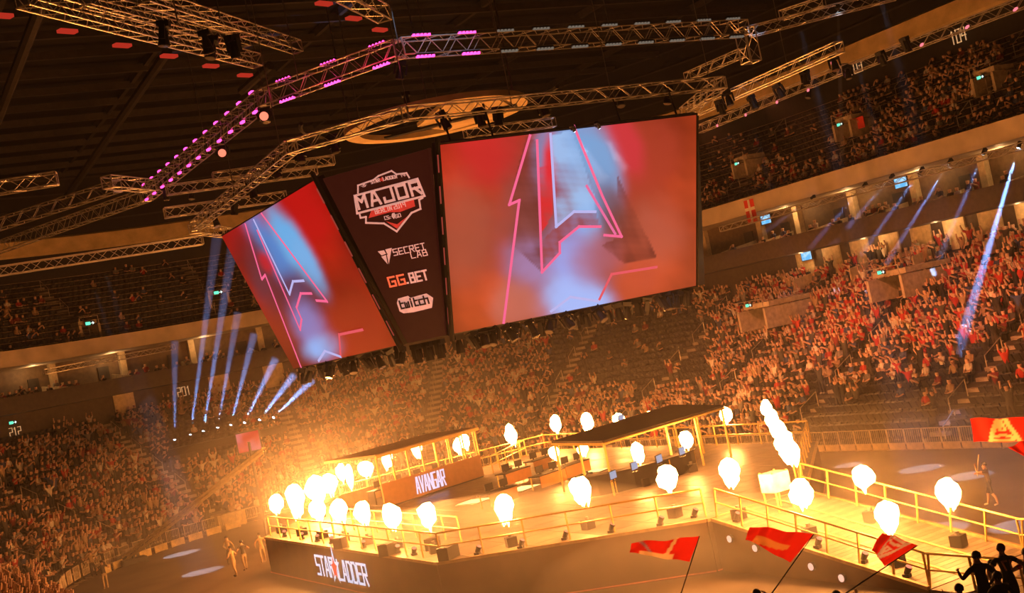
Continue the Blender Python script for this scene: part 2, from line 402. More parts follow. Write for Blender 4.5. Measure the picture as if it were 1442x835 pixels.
for i in range(LN):
    for q in row_sites(.6 + i * LT + .42, LZ + i * LR, .53, False): sites.append(q + (0, i))
for i in range(UN):
    for q in row_sites(UD + i * UT + .42, UZ + i * UR, .53, True): sites.append(q + (1, i))
SI = np.array(sites); vis = in_view(SI[:, :3], 220); SI = SI[vis]
px, py, pd = projn(SI[:, :3] + np.array([0, 0, .8]))
def inside(x0, y0, x1, y1): return (px > x0) & (px < x1) & (py > y0) & (py < y1)
upm = SI[:, 6] == 1
# lumpy occupancy: groups of friends sit together
cell = np.sin(SI[:, 0] * .9 + SI[:, 2] * 1.7) + np.sin(SI[:, 1] * .7 - SI[:, 2] * 1.1) + np.sin((SI[:, 0] + SI[:, 1]) * .33 + 1.3)
prob = np.where(upm, .20 + .12 * cell, .90 + .04 * cell)
prob = np.where(upm & (px > 1180), .62 + .15 * cell, prob)
prob = np.where(upm & (px > 980) & (px <= 1180), np.where(SI[:, 7] < 5, .45 + .15 * cell, .05), prob)
prob = np.where(upm & (px < 330) & (SI[:, 7] > 8), prob * .2, prob)
prob = np.where(inside(775, 440, 1000, 545) & ~upm, .07 + .1 * (cell > .9), prob)
front_r = (~upm) & (px > 1130) & (SI[:, 7] < 5); prob = np.where(front_r, np.where(SI[:, 7] < 3, .03, .2), prob)
prob = np.where((~upm) & (px > 1130) & (SI[:, 7] >= 5) & (SI[:, 7] < 9), .62 + .12 * cell, prob)
prob = np.where(inside(235, 585, 335, 650) & ~upm, .02, prob)          # the dark platform of the beam lamps
prob = np.where((~upm) & (SI[:, 4] == 1) & (px < 150) & (SI[:, 7] > 18.5 + px / 50), 0, prob)
prob = np.where(inside(0, 640, 45, 835) & ~upm & (SI[:, 4] == 1), prob * .75, prob)
occ = rng.random(len(SI)) < prob
# seats: tip-up shell, one template
def seat_template():
    mb = MB()
    mb.slab((-.23, -.30, .42), (.23, -.30, .42), (.22, -.38, .86), (-.22, -.38, .86), (0, -.05, 0))
    mb.slab((-.22, -.30, .44), (.22, -.30, .44), (.21, -.16, .80), (-.21, -.16, .80), (0, -.06, .02))
    mb.box((0, -.30, .21), .08, .10, .42)
    return mb
SB = seat_template()
SV = np.array(SB.v); SF = SB.f
def place(V, q):                         # local +y faces the arena (towards -normal)
    nx, ny = math.cos(q[3]), math.sin(q[3])
    if q[4] == 2: nx, ny = -1, 0
    ex = np.array([-ny, nx]) * -1; ey = np.array([-nx, -ny])
    X = V[:, 0:1] * ex + V[:, 1:2] * ey
    return np.c_[X[:, 0] + q[0], X[:, 1] + q[1], V[:, 2] + q[2]]
def mass(name, items, material, cols=None):
    """items: (verts, faces, per-face colours or None, site)"""
    vs = []; loops = []; tot = []; fc = []; base = 0
    cache = {}
    for V, T, C, q in items:
        vs.append(place(V, q))
        k = id(T)
        if k not in cache: cache[k] = (np.concatenate([np.array(f) for f in T]), np.array([len(f) for f in T]))
        lp, tt = cache[k]; loops.append(lp + base); tot.append(tt); base += len(V)
        if C is not None: fc.append(C)
    vs = np.concatenate(vs).astype(np.float32); loops = np.concatenate(loops).astype(np.int32); tot = np.concatenate(tot).astype(np.int32)
    me = bpy.data.meshes.new(name); me.vertices.add(len(vs)); me.vertices.foreach_set('co', vs.ravel())
    me.loops.add(len(loops)); me.loops.foreach_set('vertex_index', loops)
    me.polygons.add(len(tot)); me.polygons.foreach_set('loop_start', np.r_[0, np.cumsum(tot)[:-1]].astype(np.int32))
    me.update(calc_edges=True); me.validate(); me.materials.append(material)
    if fc:
        C = np.concatenate(fc); a = me.attributes.new('Col', 'FLOAT_COLOR', 'FACE'); a.data.foreach_set('color', np.c_[C, np.ones(len(C))].astype(np.float32).ravel())
    return add(name, me)
near = np.argsort(pd)
empt = np.where(~occ)[0]
hidden = inside(310, 160, 985, 520) | (px < 0) | (px > 1440) | (py > 830) | (py < 5) | inside(380, 560, 1130, 835) | inside(1360, 585, 1442, 640)
show_e = [i for i in near if not occ[i] and not hidden[i]][:300]; se = set(show_e)
SEATP = SB.mesh('stadium_seat', SEATM)
AISLE_NAMES = {(0, 38): 'rightmost stairs', (0, 50): 'blue-railed stairs', (0, 62): 'stairs beside flame column', (0, 74): 'stairs behind flame column'}
def whereis(i):
    q = SI[i]; up = q[6] == 1; R = R0 + (UD if up else .6) + q[7] * (UT if up else LT) + .42
    if q[4] == 0: lst = UP_AISLE_Y if up else LOW_AISLE_Y; u = q[5]; sc = 1; sg = -1
    elif q[4] == 1: lst = UP_AISLE_T if up else LOW_AISLE_T; u = q[5]; sc = math.radians(1) * R; sg = -1
    else: lst = LOW_AISLE_L; u = q[5]; sc = 1; sg = 1
    j = min(range(len(lst)), key=lambda k: abs(lst[k] - u)); n = int((abs(lst[j] - u) * sc - .8) / .53 + .001)
    nm = AISLE_NAMES.get((int(q[4]), lst[j])) if not up else None
    if nm is None: nm = ('upper-tier' if up else 'lower') + ' stairs ' + ('%s at right' % ORD[j] if q[4] == 0 else '%s around bend' % ORD[j] if q[4] == 1 else ('near left', 'mid left', 'far left')[j])
    side = 'right' if (u - lst[j]) * sg > 0 else 'left'
    return '%s row, %s %s of %s' % (ORD[int(q[7])], ORD[min(n, 35)], side, nm)
for k, i in enumerate(show_e):
    q = SI[i]; o = add('stadium_seat', SEATP, None, q[:3])
    nx, ny = (1, 0) if q[4] == 0 else ((math.cos(q[3]), math.sin(q[3])) if q[4] == 1 else (-1, 0))
    o.rotation_euler = (0, 0, math.atan2(nx, -ny))
    tag(o, 'empty dark tip-up seat, ' + whereis(i), 'seat', 'empty tip-up seats of the lower stand')
o_ = mass('seat_rows', [(SV, SF, None, SI[i]) for i in range(len(SI)) if i not in se], SEATM)
tag(o_, 'thousands of dark tip-up seats in rows around both tiers of the arena', 'seat rows', kind='stuff')
# spectators
idxo = np.where(occ)[0]
pose_of = rng.choice(8, len(SI), p=[.34, .2, .1, .12, .08, .06, .06, .04])
pose_of = np.where(upm, rng.choice([0, 0, 0, 1, 3], len(SI)), pose_of)
stand_zone = (SI[:, 4] == 2) & (px < 140); pose_of = np.where(stand_zone, rng.choice([5, 5, 6, 7, 7], len(SI)), pose_of)
shirt_of = rng.choice(8, len(SI), p=SWT)
redz = inside(1290, 330, 1442, 560) | inside(1100, 380, 1290, 480); shirt_of = np.where(redz & (rng.random(len(SI)) < .3), 2, shirt_of)
jit = rng.normal(0, .05, (len(SI), 2)); scl = rng.uniform(.94, 1.06, len(SI))
PV = []
for (V, T, R) in BODY: V = V.copy(); V[:, 1] -= .22; PV.append(V)
show_p = [i for i in near if occ[i] and not hidden[i] and not upm[i]][:300]; sp_ = set(show_p)
pmesh = {}
for i in show_p:
    po, sh = int(pose_of[i]), int(shirt_of[i]); key = (po, sh, i % 3)
    if key not in pmesh:
        V, T, R = BODY[po]; mb = MB(); mb.v = [tuple(v) for v in PV[po]]; mb.f = T
        me = mb.mesh('spectator', [mat('skin_%d' % (i % 3), SKINS[i % 3], .6, noise=.08), mat('hair_%d' % (i % 3), HAIRS[i % 3], .7, noise=.2),
                                   mat('shirt_' + SHIRTS[sh][0].replace(' ', '_'), SHIRTS[sh][1], .85, noise=.15), mat('trousers_%d' % (i % 3), PANTS[i % 3], .8), mat('shoe_white', (.4, .36, .3), .6)])
        me.polygons.foreach_set('material_index', R.astype(np.int32)); me.polygons.foreach_set('use_smooth', np.ones(len(R), bool)); pmesh[key] = me
    q = SI[i]; o = add('spectator', pmesh[key], None, q[:3]); s = scl[i]; o.scale = (s, s, s)
    nx, ny = (1, 0) if q[4] == 0 else ((math.cos(q[3]), math.sin(q[3])) if q[4] == 1 else (-1, 0))
    o.rotation_euler = (0, 0, math.atan2(nx, -ny) + jit[i, 0] * 3)
    where = 'bottom left stand' if q[4] == 2 or px[i] < 600 else 'right lower stand'
    tag(o, '%s top, %s, %s' % (SHIRTS[sh][0], PSHORT[po], whereis(i)), 'person', 'spectators in the ' + where)
def facecols(po, i):
    R = BODY[po][2]; tab = np.array([SKINS[i % 3], HAIRS[(i // 3) % 3], SHIRTS[shirt_of[i]][1], PANTS[i % 3], (.3, .27, .22)]); return tab[R]
CROWDM = attrmat('crowd_clothes')
items = [(PV[pose_of[i]] * scl[i], BODY[pose_of[i]][1], facecols(pose_of[i], int(i)), SI[i]) for i in idxo if i not in sp_]
o_ = mass('crowd', items, CROWDM)
tag(o_, 'crowd of thousands of spectators filling the stands around the stage', 'crowd', kind='stuff')
print('sites', len(SI), 'people', len(idxo), 'tris/person', [sum(len(f) - 2 for f in b[1]) for b in BODY])

# ------------------------------------------------------------------ aisle stairs, handrails, section walls
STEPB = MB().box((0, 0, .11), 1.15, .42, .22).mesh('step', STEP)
def stair(seg, t, lo, label):
    (x, y), (nx, ny) = plan(seg, t, 0); d0, z0, tr, ri, n = (.6, LZ, LT, LR, LN) if lo else (UD, UZ, UT, UR, UN)
    mid = plan(seg, t, d0 + n * tr / 2)[0]
    if not in_view(np.array([[mid[0], mid[1], z0 + n * ri / 2]]), 120)[0]: return None
    th = thing('aisle_stairs', label, 'stairs', (x, y, 0), math.atan2(-nx, ny), kind='structure')
    for i in range(n):
        if i % 1 == 0: o = add('step', STEPB, th, (0, d0 + i * tr + .62, z0 + i * ri))
    for i in range(2, n - 1, 4):
        d = d0 + i * tr; z = z0 + i * ri; mb = MB()
        mb.path([(0, d, z), (0, d, z + .95), (0, d + 1.5, z + .95 + 1.5 * ri / tr), (0, d + 1.5, z + 1.5 * ri / tr)], .03, 5)
        mb.build('handrail', mat('handrail_steel', (.42, .36, .28), .4, .5), th)
    return th
for y in LOW_AISLE_Y: stair(0, y, True, 'pale aisle stairs in the right lower stand')
for t in LOW_AISLE_T: stair(1, math.radians(t), True, 'pale aisle stairs in the far curved lower stand')
for y in LOW_AISLE_L: stair(2, y, True, 'pale aisle stairs in the left lower stand')
for y in UP_AISLE_Y: stair(0, y, False, 'aisle stairs in the right upper tier')
for t in UP_AISLE_T: stair(1, math.radians(t), False, 'aisle stairs in the curved upper tier')

grr = thing('row_rails', 'thin golden rails along the rows of the upper tier', 'rails', kind='structure')
for i in range(UN):
    d = UD + i * UT + .84; z = UZ + i * UR + .93
    sweep('row_rail', [(d, z), (d + .035, z), (d + .035, z + .04), (d, z + .04)], mat('row_rail_steel', (.34, .26, .17), .4, .4), closed=True, parent=grr)
# ------------------------------------------------------------------ suites between the tiers, doors, signs
SUITEP = mat('suite_pier', (.5, .38, .22), .6, noise=.2)
def at_plan(mbf, seg, t, d, z): pass
def local(seg, t, d, z):
    (x, y), (nx, ny) = plan(seg, t, d); return Matrix.Translation((x, y, z)) @ Matrix.Rotation(math.atan2(-nx, ny), 4, 'Z')
def put(name, me, seg, t, d, z, parent=None):
    o = bpy.data.objects.new(name, me); COL.objects.link(o); o.matrix_world = local(seg, t, d, z); o.parent = parent; return o
PIER = MB().box((0, 0, 1.6), .55, .5, 3.2).mesh('suite_pier', SUITEP)
WALLP = MB().box((0, 0, 1.05), 1.9, .14, 2.1).mesh('wall_panel', mat('concourse_panel', (.55, .42, .24), .6, noise=.25))
PARTW = MB(); PARTW.slab((-.06, 4.2, 0), (-.06, .1, 0), (-.06, .1, .85), (-.06, 4.2, 1.35), (.12, 0, 0)); PARTW = PARTW.mesh('box_divider', mat('divider_beige', (.45, .34, .2), .6))
DOORD = MB().box((0, 0, 1.05), 1.0, .1, 2.1).mesh('suite_door', mat('suite_door_dark', (.03, .025, .02), .5))
piers = [(0, y) for y in np.arange(40, 79, 6.2)] + [(1, math.radians(t)) for t in np.arange(4, 130, 9.5)]
gp = thing('suite_front', 'row of pale piers and doors along the suites under the upper tier', 'suites', kind='structure')
for k, (s_, t) in enumerate(piers):
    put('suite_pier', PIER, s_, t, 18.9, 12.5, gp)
    dt = 1.9 if s_ == 0 else math.radians(2.6)
    put('suite_door', DOORD, s_, t + dt, 19.1, 12.6, gp)
    put('box_divider', PARTW, s_, t + dt * .6, 14.9, 12.55, gp)
gc = thing('concourse_front', 'row of beige panels and dark doors at the concourse above the lower stand', 'concourse', kind='structure')
for k, y in enumerate(np.arange(44, 79, 3.1)):
    put('wall_panel', WALLP, 0, y, 19.5, 9.9, gc)
    if k % 2 == 0: put('box_divider', PARTW, 0, y + 1.3, 16.2, 9.2, gc)
for t in (99.5, 86.5, 79, 74.5, 71):
    put('wall_panel', WALLP, 1, math.radians(t), 19.4, 9.9, gc)
for k, y in enumerate((42, 49, 56, 63, 70, 77)):
    for d_, z_, pw in ((17.6, 15.3, 130), (18.2, 11.85, 110)):
        l = bpy.data.lights.new('suite_lamp', 'POINT'); l.energy = pw; l.color = (1, .55, .22); l.shadow_soft_size = .15; o = bpy.data.objects.new('suite_lamp', l); COL.objects.link(o); o.location = (CX + R0 + d_, y, z_)
for k, t in enumerate((75, 88, 101, 112)):
    t = math.radians(t); l = bpy.data.lights.new('suite_lamp', 'POINT'); l.energy = 110; l.color = (1, .55, .22); l.shadow_soft_size = .15; o = bpy.data.objects.new('suite_lamp', l); COL.objects.link(o); o.location = (CX + 37.6 * math.cos(t), CY + 37.6 * math.sin(t), 15.3)
# suite balcony spectators are part of the crowd mass
bal = []
for y in list(np.arange(40, 79, .6)): bal.append((0, y))
items = []
for seg, t in [(0, y) for y in np.arange(40, 79, .62)] + [(1, math.radians(a)) for a in np.arange(0, 130, .98)]:
    for d in (15.8, 16.9):
        if rng.random() < (.5 if math.sin(float(t) * (3 if seg else .8) + d) > -.1 else .12):
            (x, y), n_ = plan(seg, t, d); ang = t if seg == 1 else 0.0
            q = np.array([x, y, 12.55 + (d - 15.8) * .3, ang, seg, 0, 0, 0]); po = int(rng.choice([0, 1, 3]))
            R = BODY[po][2]; tab = np.array([SKINS[0], HAIRS[0], SHIRTS[int(rng.choice(8, p=SWT))][1], PANTS[0], (.2, .2, .2)])
            items.append((PV[po], BODY[po][1], tab[R], q))
o_ = mass('suite_crowd', items, CROWDM); tag(o_, 'guests seated along the suite balconies below the upper tier', 'crowd', kind='stuff')

# block letters on a stroke grid (width 2, height 4)
GL = {'A': [[(0, 0), (.75, 4), (1.25, 4), (2, 0)], [(.35, 1.3), (1.65, 1.3)]], 'B': [[(0, 0), (0, 4), (1.8, 4), (1.8, 2.1), (0, 2.1)], [(1.8, 2.1), (2, 1.9), (2, 0), (0, 0)]],
      'C': [[(2, 4), (0, 4), (0, 0), (2, 0)]], 'D': [[(0, 0), (0, 4), (1.5, 4), (2, 3.4), (2, .6), (1.5, 0), (0, 0)]], 'E': [[(2, 4), (0, 4), (0, 0), (2, 0)], [(0, 2), (1.7, 2)]],
      'G': [[(2, 4), (0, 4), (0, 0), (2, 0), (2, 2), (1.1, 2)]], 'I': [[(1, 0), (1, 4)]], 'J': [[(2, 4), (2, 0), (0, 0), (0, 1.3)]], 'L': [[(0, 4), (0, 0), (2, 0)]],
      'M': [[(0, 0), (0, 4), (1, 2), (2, 4), (2, 0)]], 'N': [[(0, 0), (0, 4), (2, 0), (2, 4)]], 'O': [[(0, 0), (0, 4), (2, 4), (2, 0), (0, 0)]], 'R': [[(0, 0), (0, 4), (2, 4), (2, 2), (0, 2)], [(.9, 2), (2, 0)]],
      'S': [[(2, 4), (0, 4), (0, 2), (2, 2), (2, 0), (0, 0)]], 'T': [[(0, 4), (2, 4)], [(1, 4), (1, 0)]], 'V': [[(0, 4), (1, 0), (2, 4)]], 'X': [[(0, 0), (2, 4)], [(0, 4), (2, 0)]],
      '0': [[(0, 0), (0, 4), (2, 4), (2, 0), (0, 0)]], '1': [[(.4, 3.3), (1, 4), (1, 0)]], '2': [[(0, 4), (2, 4), (2, 2), (0, 2), (0, 0), (2, 0)]], '3': [[(0, 4), (2, 4), (2, 0), (0, 0)], [(.4, 2), (2, 2)]],
      '4': [[(0, 4), (0, 1.6), (2, 1.6)], [(1.6, 4), (1.6, 0)]], '7': [[(0, 4), (2, 4), (.8, 0)]], '9': [[(2, 0), (2, 4), (0, 4), (0, 2), (2, 2)]], ':': [[(.8, .4), (1.2, .4)], [(.8, 2.2), (1.2, 2.2)]],
      't': [[(.3, 4), (.3, 0), (1.9, 0)], [(.3, 2.7), (1.9, 2.7)]], 'w': [[(0, 2.7), (0, 0), (2, 0), (2, 2.7)], [(1, 0), (1, 2.2)]], 'i': [[(1, 0), (1, 2.7)], [(1, 3.7), (1, 4.1)]],
      'c': [[(2, 2.7), (0, 2.7), (0, 0), (2, 0)]], 'h': [[(0, 4), (0, 0)], [(0, 2.7), (2, 2.7), (2, 0)]], ' ': [], '.': [[(.9, .15), (1.1, .15)]], '-': [[(0, 2), (2, 2)]], '!': [[(1, 4), (1, 1.3)], [(1, .2), (1, .5)]]}
def strokes(mb, lines, o, ex, ey, w, dz=0.0, th=.02):
    """thick line strips lying on the plane (o, ex, ey); lines in plane units, w = stroke width in plane units"""
    o = Vector(o); ex = Vector(ex); ey = Vector(ey); nz = ex.cross(ey).normalized(); sc = ex.length
    for ln in lines:
        for a, b in zip(ln, ln[1:]):
            A = Vector((a[0], a[1])); B = Vector((b[0], b[1])); d = (B - A)
            if d.length < 1e-6: continue
            d.normalize(); A = A - d * w / 2; B = B + d * w / 2; n = Vector((-d.y, d.x)) * (w / 2)
            q = [A - n, B - n, B + n, A + n]; p = [o + ex * v.x + ey * v.y + nz * dz for v in q]
            mb.slab(*p, nz * th)
    return mb
def word(mb, text, o, ex, ey, h, gap=.9, w=.75, dz=.02, aspect=1.0, th=.02, shear=0.0):
    """text with cap height h (metres); ex, ey unit vectors; starts at o"""
    x = 0; k = h / 4
    for ch in text:
        wid = 2 if ch not in 'I!i:.' else 1.2
        off = 0 if ch not in 'I!i:.' else -.4
        strokes(mb, [[((px_ + off) * aspect + x + py_ * shear, py_) for px_, py_ in ln] for ln in GL[ch]], o, Vector(ex) * k, Vector(ey) * k, w, dz, th)
        x += (wid + gap) * aspect if ch != ' ' else 1.6
    return x * k
def word_width(text, h, gap=.9, aspect=1.0): return sum(((2 if c not in 'I!i:.' else 1.2) + gap) * aspect if c != ' ' else 1.6 for c in text) * h / 4
SIGNW = mat('sign_letters_glow', (.75, .62, .42), .6, emit=(1, .62, .3), es=.4)  # plain painted numbers; a glow is put in to brighten the letters
def wall_number(txt, x, y, d, lab, h):
    r = rayv(x, y)
    if x < 700:
        P = atring(x, y, R0 + d - .05); n = Vector((CX - P.x, CY - P.y, 0)).normalized()
    else: P = ata(x, y, CX + R0 + d - .05); n = Vector((-1, 0, 0))
    ex = Vector((0, 0, 1)).cross(n); mb = MB(); ww = word_width(txt, h, .8, .75)
    word(mb, txt, P + n * .12 - ex * ww / 2 - Vector((0, 0, h / 2)), ex, Vector((0, 0, 1)), h, .9, .3, .0, .75, .05)
    tag(mb.build('section_sign', SIGNW), lab, 'sign', 'section numbers on the walls')
wall_number('201', 259, 551, 19.6, 'pale number 201 on the dark concourse wall beside a beam', .8)
wall_number('212', 21, 608, 19.6, 'pale number 212 on the dark wall under a green exit sign', .72)
wall_number('104', 1352, 50, UTOP_D, 'pale number 104 high on the wall above the right upper tier', .95)
wall_number('103', 1207, 94, UTOP_D, 'pale number 103 on the wall behind the lamp truss at right', .95)
wall_number('102', 1029, 173, UTOP_D, 'pale number 102 on the dark wall beside the large screen', 1.2)
# exit signs, television screens, flags on the stands
EXITG = emis('exit_green', (.12, .75, .45), 1.6); EXITW = emis('exit_white', (.8, 1, .9), 1.6)
def exit_sign(x, y, P, n, w, lab):
    ex = Vector((0, 0, 1)).cross(n); ez = Vector((0, 0, 1)); t = thing('exit_sign', lab, 'exit sign', P, 0, 'green exit signs')
    MB().slab(-ex * w - ez * w * .4, ex * w - ez * w * .4, ex * w + ez * w * .4, -ex * w + ez * w * .4, -n * .08).build('housing', BLACK, t)
    MB().slab(-ex * w * .95 - ez * w * .33 + n * .01, ex * w * .1 - ez * w * .33 + n * .01, ex * w * .1 + ez * w * .33 + n * .01, -ex * w * .95 + ez * w * .33 + n * .01, n * .01).build('green_panel', EXITG, t)
    mb = MB(); strokes(mb, [[(.2, 0), (.85, 0)], [(.6, .22), (.85, 0), (.6, -.22)]], n * .012, ex * w, ez * w, .12, .005, .01); mb.build('arrow', EXITW, t)
NR = Vector((-1, 0, 0))
def ring_n(P): return Vector((CX - P.x, CY - P.y, 0)).normalized()
P = atring(18, 595, R0 + 19.4); exit_sign(18, 595, P, ring_n(P), .36, 'green exit sign above the number 212 on the left wall')
# vomitory mouths in the upper tier
CONCV = mat('vomitory_beige', (.42, .34, .24), .7)
def vomitory(P, n, lab, w=.85, h=1.25, back=1.2):
    t = thing('vomitory', lab, 'vomitory', P, math.atan2(n.x, -n.y), kind='structure')      # local -y faces the arena
    MB().box((-w, 0, h / 2 - .6), .22, back * 2, h).build('side_wall', CONCV, t); MB().box((w, 0, h / 2 - .6), .22, back * 2, h).build('side_wall', CONCV, t)
    MB().box((0, .1, h - .35), w * 2, back * 1.6, .35).build('lintel', CONCV, t); MB().box((0, back * .5, h / 2 - .6), w * 2 - .2, .2, h - .4).build('opening_shade_slab', BLACK, t)  # black slab put in as the shade inside the mouth
    mb = MB(); mb.path([(-w, -back, h - .6), (-w, -back, h + .1), (w, -back, h + .1), (w, -back, h - .6)], .03); mb.build('handrail', MATS['handrail_steel'], t)
    return t
for x, y, d, lab in [(1057, 237, 19.5, 'beige vomitory mouth low in the right upper tier next to the large screen'), (1203, 183, 19.5, 'vomitory mouth behind the red banner in the right upper tier'),
                  (1402, 118, 20.5, 'vomitory mouth at the top right of the upper tier')]:
    P = ata(x, y, CX + R0 + d); vomitory(P, NR, lab); exit_sign(x, y, P + Vector((-1.3, 0, .55)), NR, .3, 'green exit sign over ' + lab.replace('beige ', '').replace(' low in the right upper tier', ''))
for x, y, d, lab in [(120, 470, 17.5, 'vomitory mouth between two stairs of the left upper tier'), (306, 425, 18.5, 'vomitory mouth in the left upper tier near the blue beams')]:
    P = atring(x, y, R0 + d); n = ring_n(P); vomitory(P, n, lab); exit_sign(x, y, P + n * 1.3 + Vector((0, 0, .75)), n, .42, 'green exit sign over the ' + lab.replace(' of the left upper tier', ' at left'))
for x, y, d, lab in [(1098, 446, 12.5, 'deep stair opening with beige side walls in the lower stand, left one'), (1287, 402, 14, 'deep stair opening with beige side walls in the lower stand, right one')]:
    P = ata(x, y, CX + R0 + d); vomitory(P, NR, lab, 1.5, 1.5, 2.6); exit_sign(x, y, P + Vector((-2.65, 0, 1.3)), NR, .34, 'green exit sign in the stair opening of the lower stand, ' + ('left' if x < 1200 else 'right'))
TVM = emis('tv_blue', (.12, .5, .9), 1.1, (.5, .8, 1), 3)
for x, y, d, lab in [(1079, 309, 18.6, 'lit blue television beside the red flag with a white cross'), (1269, 257, 18.6, 'lit blue television under the upper tier fascia at right'), (1136, 360, 19.2, 'lit blue television on the concourse wall'), ]:
    P = ata(x, y, CX + R0 + d); t = thing('television', lab, 'television', P, math.pi / 2)
    MB().box((0, 0, 0), 1.25, .09, .78).build('tv_case', BLACK, t); MB().box((0, .05, 0), 1.15, .02, .68).build('tv_screen', TVM, t)
FRED = mat('flag_red', (.62, .035, .025), .8, noise=.12); FWHT = mat('flag_white', (.75, .66, .55), .8, noise=.08)
P = ata(1057, 297, CX + R0 + 14.0); t = thing('hanging_flag', 'red flag with a white cross hanging from the suite front', 'flag', P)
MB().box((0, 0, 0), .04, 1.15, 1.75).build('red_cloth', FRED, t); MB().box((-.03, .0, .15), .03, 1.16, .24).build('white_bar', FWHT, t); MB().box((-.035, .0, 0), .03, .22, 1.76).build('white_bar', FWHT, t)
P = ata(1207, 176, CX + R0 + 19.0); t = thing('banner', 'red banner with a pale blaze hung on the upper tier rail', 'banner', P)
MB().box((0, 0, .1), .05, 1.5, .85).build('red_cloth', FRED, t); MB().box((-.04, .1, .22), .03, .7, .14).build('pale_blaze', mat('banner_pale', (.7, .25, .15), .8), t)

# ------------------------------------------------------------------ trusses
FT2 = .55
def truss(p, q, label, cat='truss', group='lighting trusses', w=.55, r=.035, up=Vector((0, 0, 1)), m=None, name='lighting_truss'):
    p = Vector(p); q = Vector(q); d = q - p; L = d.length; d.normalize(); s = d.cross(up)
    s = s.normalized() if s.length > .1 else Vector((1, 0, 0)); u = s.cross(d).normalized(); m = m or ALU
    t = thing(name, label, cat, p, 0, group); h = w / 2
    cs = [s * (h * a) + u * (h * b) for a, b in ((-1, -1), (1, -1), (1, 1), (-1, 1))]
    for c in cs: MB().tube(c, c + d * L, r, 5).build('chord', m, t)
    n = max(2, int(L / .62))
    for k in range(4):
        mb = MB(); a, b = cs[k], cs[(k + 1) % 4]
        for i in range(n):
            x0, x1 = L * i / n, L * (i + 1) / n; A, B = (a, b) if i % 2 == 0 else (b, a)
            mb.tube(A + d * x0, B + d * x1, r * .55, 4, cap=False)
        o = mb.build('lacing', m, t); o['kind'] = 'stuff'
    for x in (0, L):
        mb = MB(); mb.path([c + d * x for c in cs] + [cs[0] + d * x], r, 4); mb.build('end_frame', m, t)
    return t
Z4, Z3 = 20.2, 23.4
RIG4 = [atz(1015, 117, Z4), atz(570, 160, Z4), atz(410, 207, Z4), atz(275, 318, Z4)]
n4 = ['far right', 'middle', 'left']
names4 = ['over the large screen', 'over the logo panel', 'running away over the left screen']
for i in range(3): truss(RIG4[i], RIG4[i + 1], 'box truss just above the screens, ' + names4[i], group='trusses above the screens')
e0 = RIG4[0] + Vector((2.6, 4.5, 0)); truss(RIG4[0], atz(965, 158, Z4), 'short box truss turning back behind the large screen corner', group='trusses above the screens')
RIG3 = [atz(1048, 40, Z3), atz(562, 68, Z3), atz(372, 138, Z3), atz(205, 275, Z3), atz(-40, 362, Z3)]
names3 = ['long upper truss across the top centre with rows of light bars', 'upper truss segment with magenta light bars left of the centre', 'upper truss falling to the left with many magenta light bars', 'truss reaching from the magenta truss to the left edge']
for i in range(4): truss(RIG3[i], RIG3[i + 1], names3[i], group='upper ring of trusses', w=.75)
truss(RIG3[0], RIG3[0] - Vector((0, 0, 1.8)), 'short upright truss leg at the blue lit corner', group='upper ring of trusses', w=.75)
for a, b, z, lab in [((30, -2), (362, 86), 25, 'twin gold truss at the top left, near one'), ((118, -2), (345, 58), 27, 'twin gold truss at the top left, far one'), ((200, -6), (418, 66), 26, 'gold truss right of the twin trusses at the top left'), ((480, -12), (540, 20), 23, 'gold truss end at the top edge left of the middle'),
                     ((-20, 385), (285, 338), 20, 'bright truss along the top of the left upper tier'), ((-20, 322), (165, 262), 21, 'gold truss at the left edge pointing to the magenta truss'), ((150, 256), (212, 262), 21, 'short gold truss piece at the end of the left truss'),
                     ((-10, 266), (80, 251), 21, 'plain gold bar truss at the far left edge'), ((235, 268), (445, 240), 22.5, 'gold truss crossing behind the left screen top, lower one'), ((300, 250), (470, 225), 23, 'gold truss crossing behind the left screen top, upper one'),
                     ((272, 322), (322, 328), 20, 'short gold truss at the left screen corner'), ((232, 300), (402, 276), 21, 'gold truss between magenta truss and left screen'),
                     ((972, 160), (1182, 66), 21, 'gold truss climbing from the large screen to the upper right'), ((985, 182), (1190, 96), 22, 'lower truss beside the gold climbing truss at right'), ((1190, 100), (1450, 0), 22, 'truss with red tipped bars at the top right'),
                     ((1055, 45), (1260, -8), 24, 'gold truss at the top edge right of the blue corner'), ((1100, 22), (1160, 2), 26, 'short gold truss at the top edge right'), ((968, 108), (1046, 74), 25, 'gold truss behind the blue lit corner'), ((655, 188), (780, 172), 22.5, 'gold truss behind the top edge of the large screen')]:
    truss(atz(*a, z), atz(*b, z), lab, group='outer trusses')
for (a, b, lab) in [((1010, 293), (1450, 180), 'truss hung below the right fascia carrying the beam lamps')]:
    A = ata(*a, CX + R0 + 13.2); B = ata(*b, CX + R0 + 13.2); A.z = B.z = 15.1; truss(A, B, lab, group='fascia trusses', w=.4)
A = atring(62, 524, R0 + 13.2); B = atring(245, 489, R0 + 13.2); truss(A, B, 'thin truss hung below the left fascia', group='fascia trusses', w=.4)
# hanging wires
WIREM = mat('wire_steel', (.16, .14, .12), .4, .6)
for k, (x, y, z) in enumerate([(562, 66, Z3), (700, 58, Z3), (860, 50, Z3), (1000, 42, Z3), (372, 136, Z3), (290, 205, Z3), (420, 112, Z3), (395, 212, Z4), (575, 158, Z4), (720, 145, Z4), (860, 130, Z4), (1000, 117, Z4), (330, 270, Z4), (1110, 100, 21), (250, 30, 23), (310, 26, 23)]):
    P = atz(x, y, z); o = MB().tube(P, Vector((P.x, P.y, 33.8)), .025, 4).build('hanging_wire', WIREM)
    tag(o, 'thin steel wire hanging from the roof to a truss, %s listed from the centre' % ORD[k], 'wire', 'rigging wires')

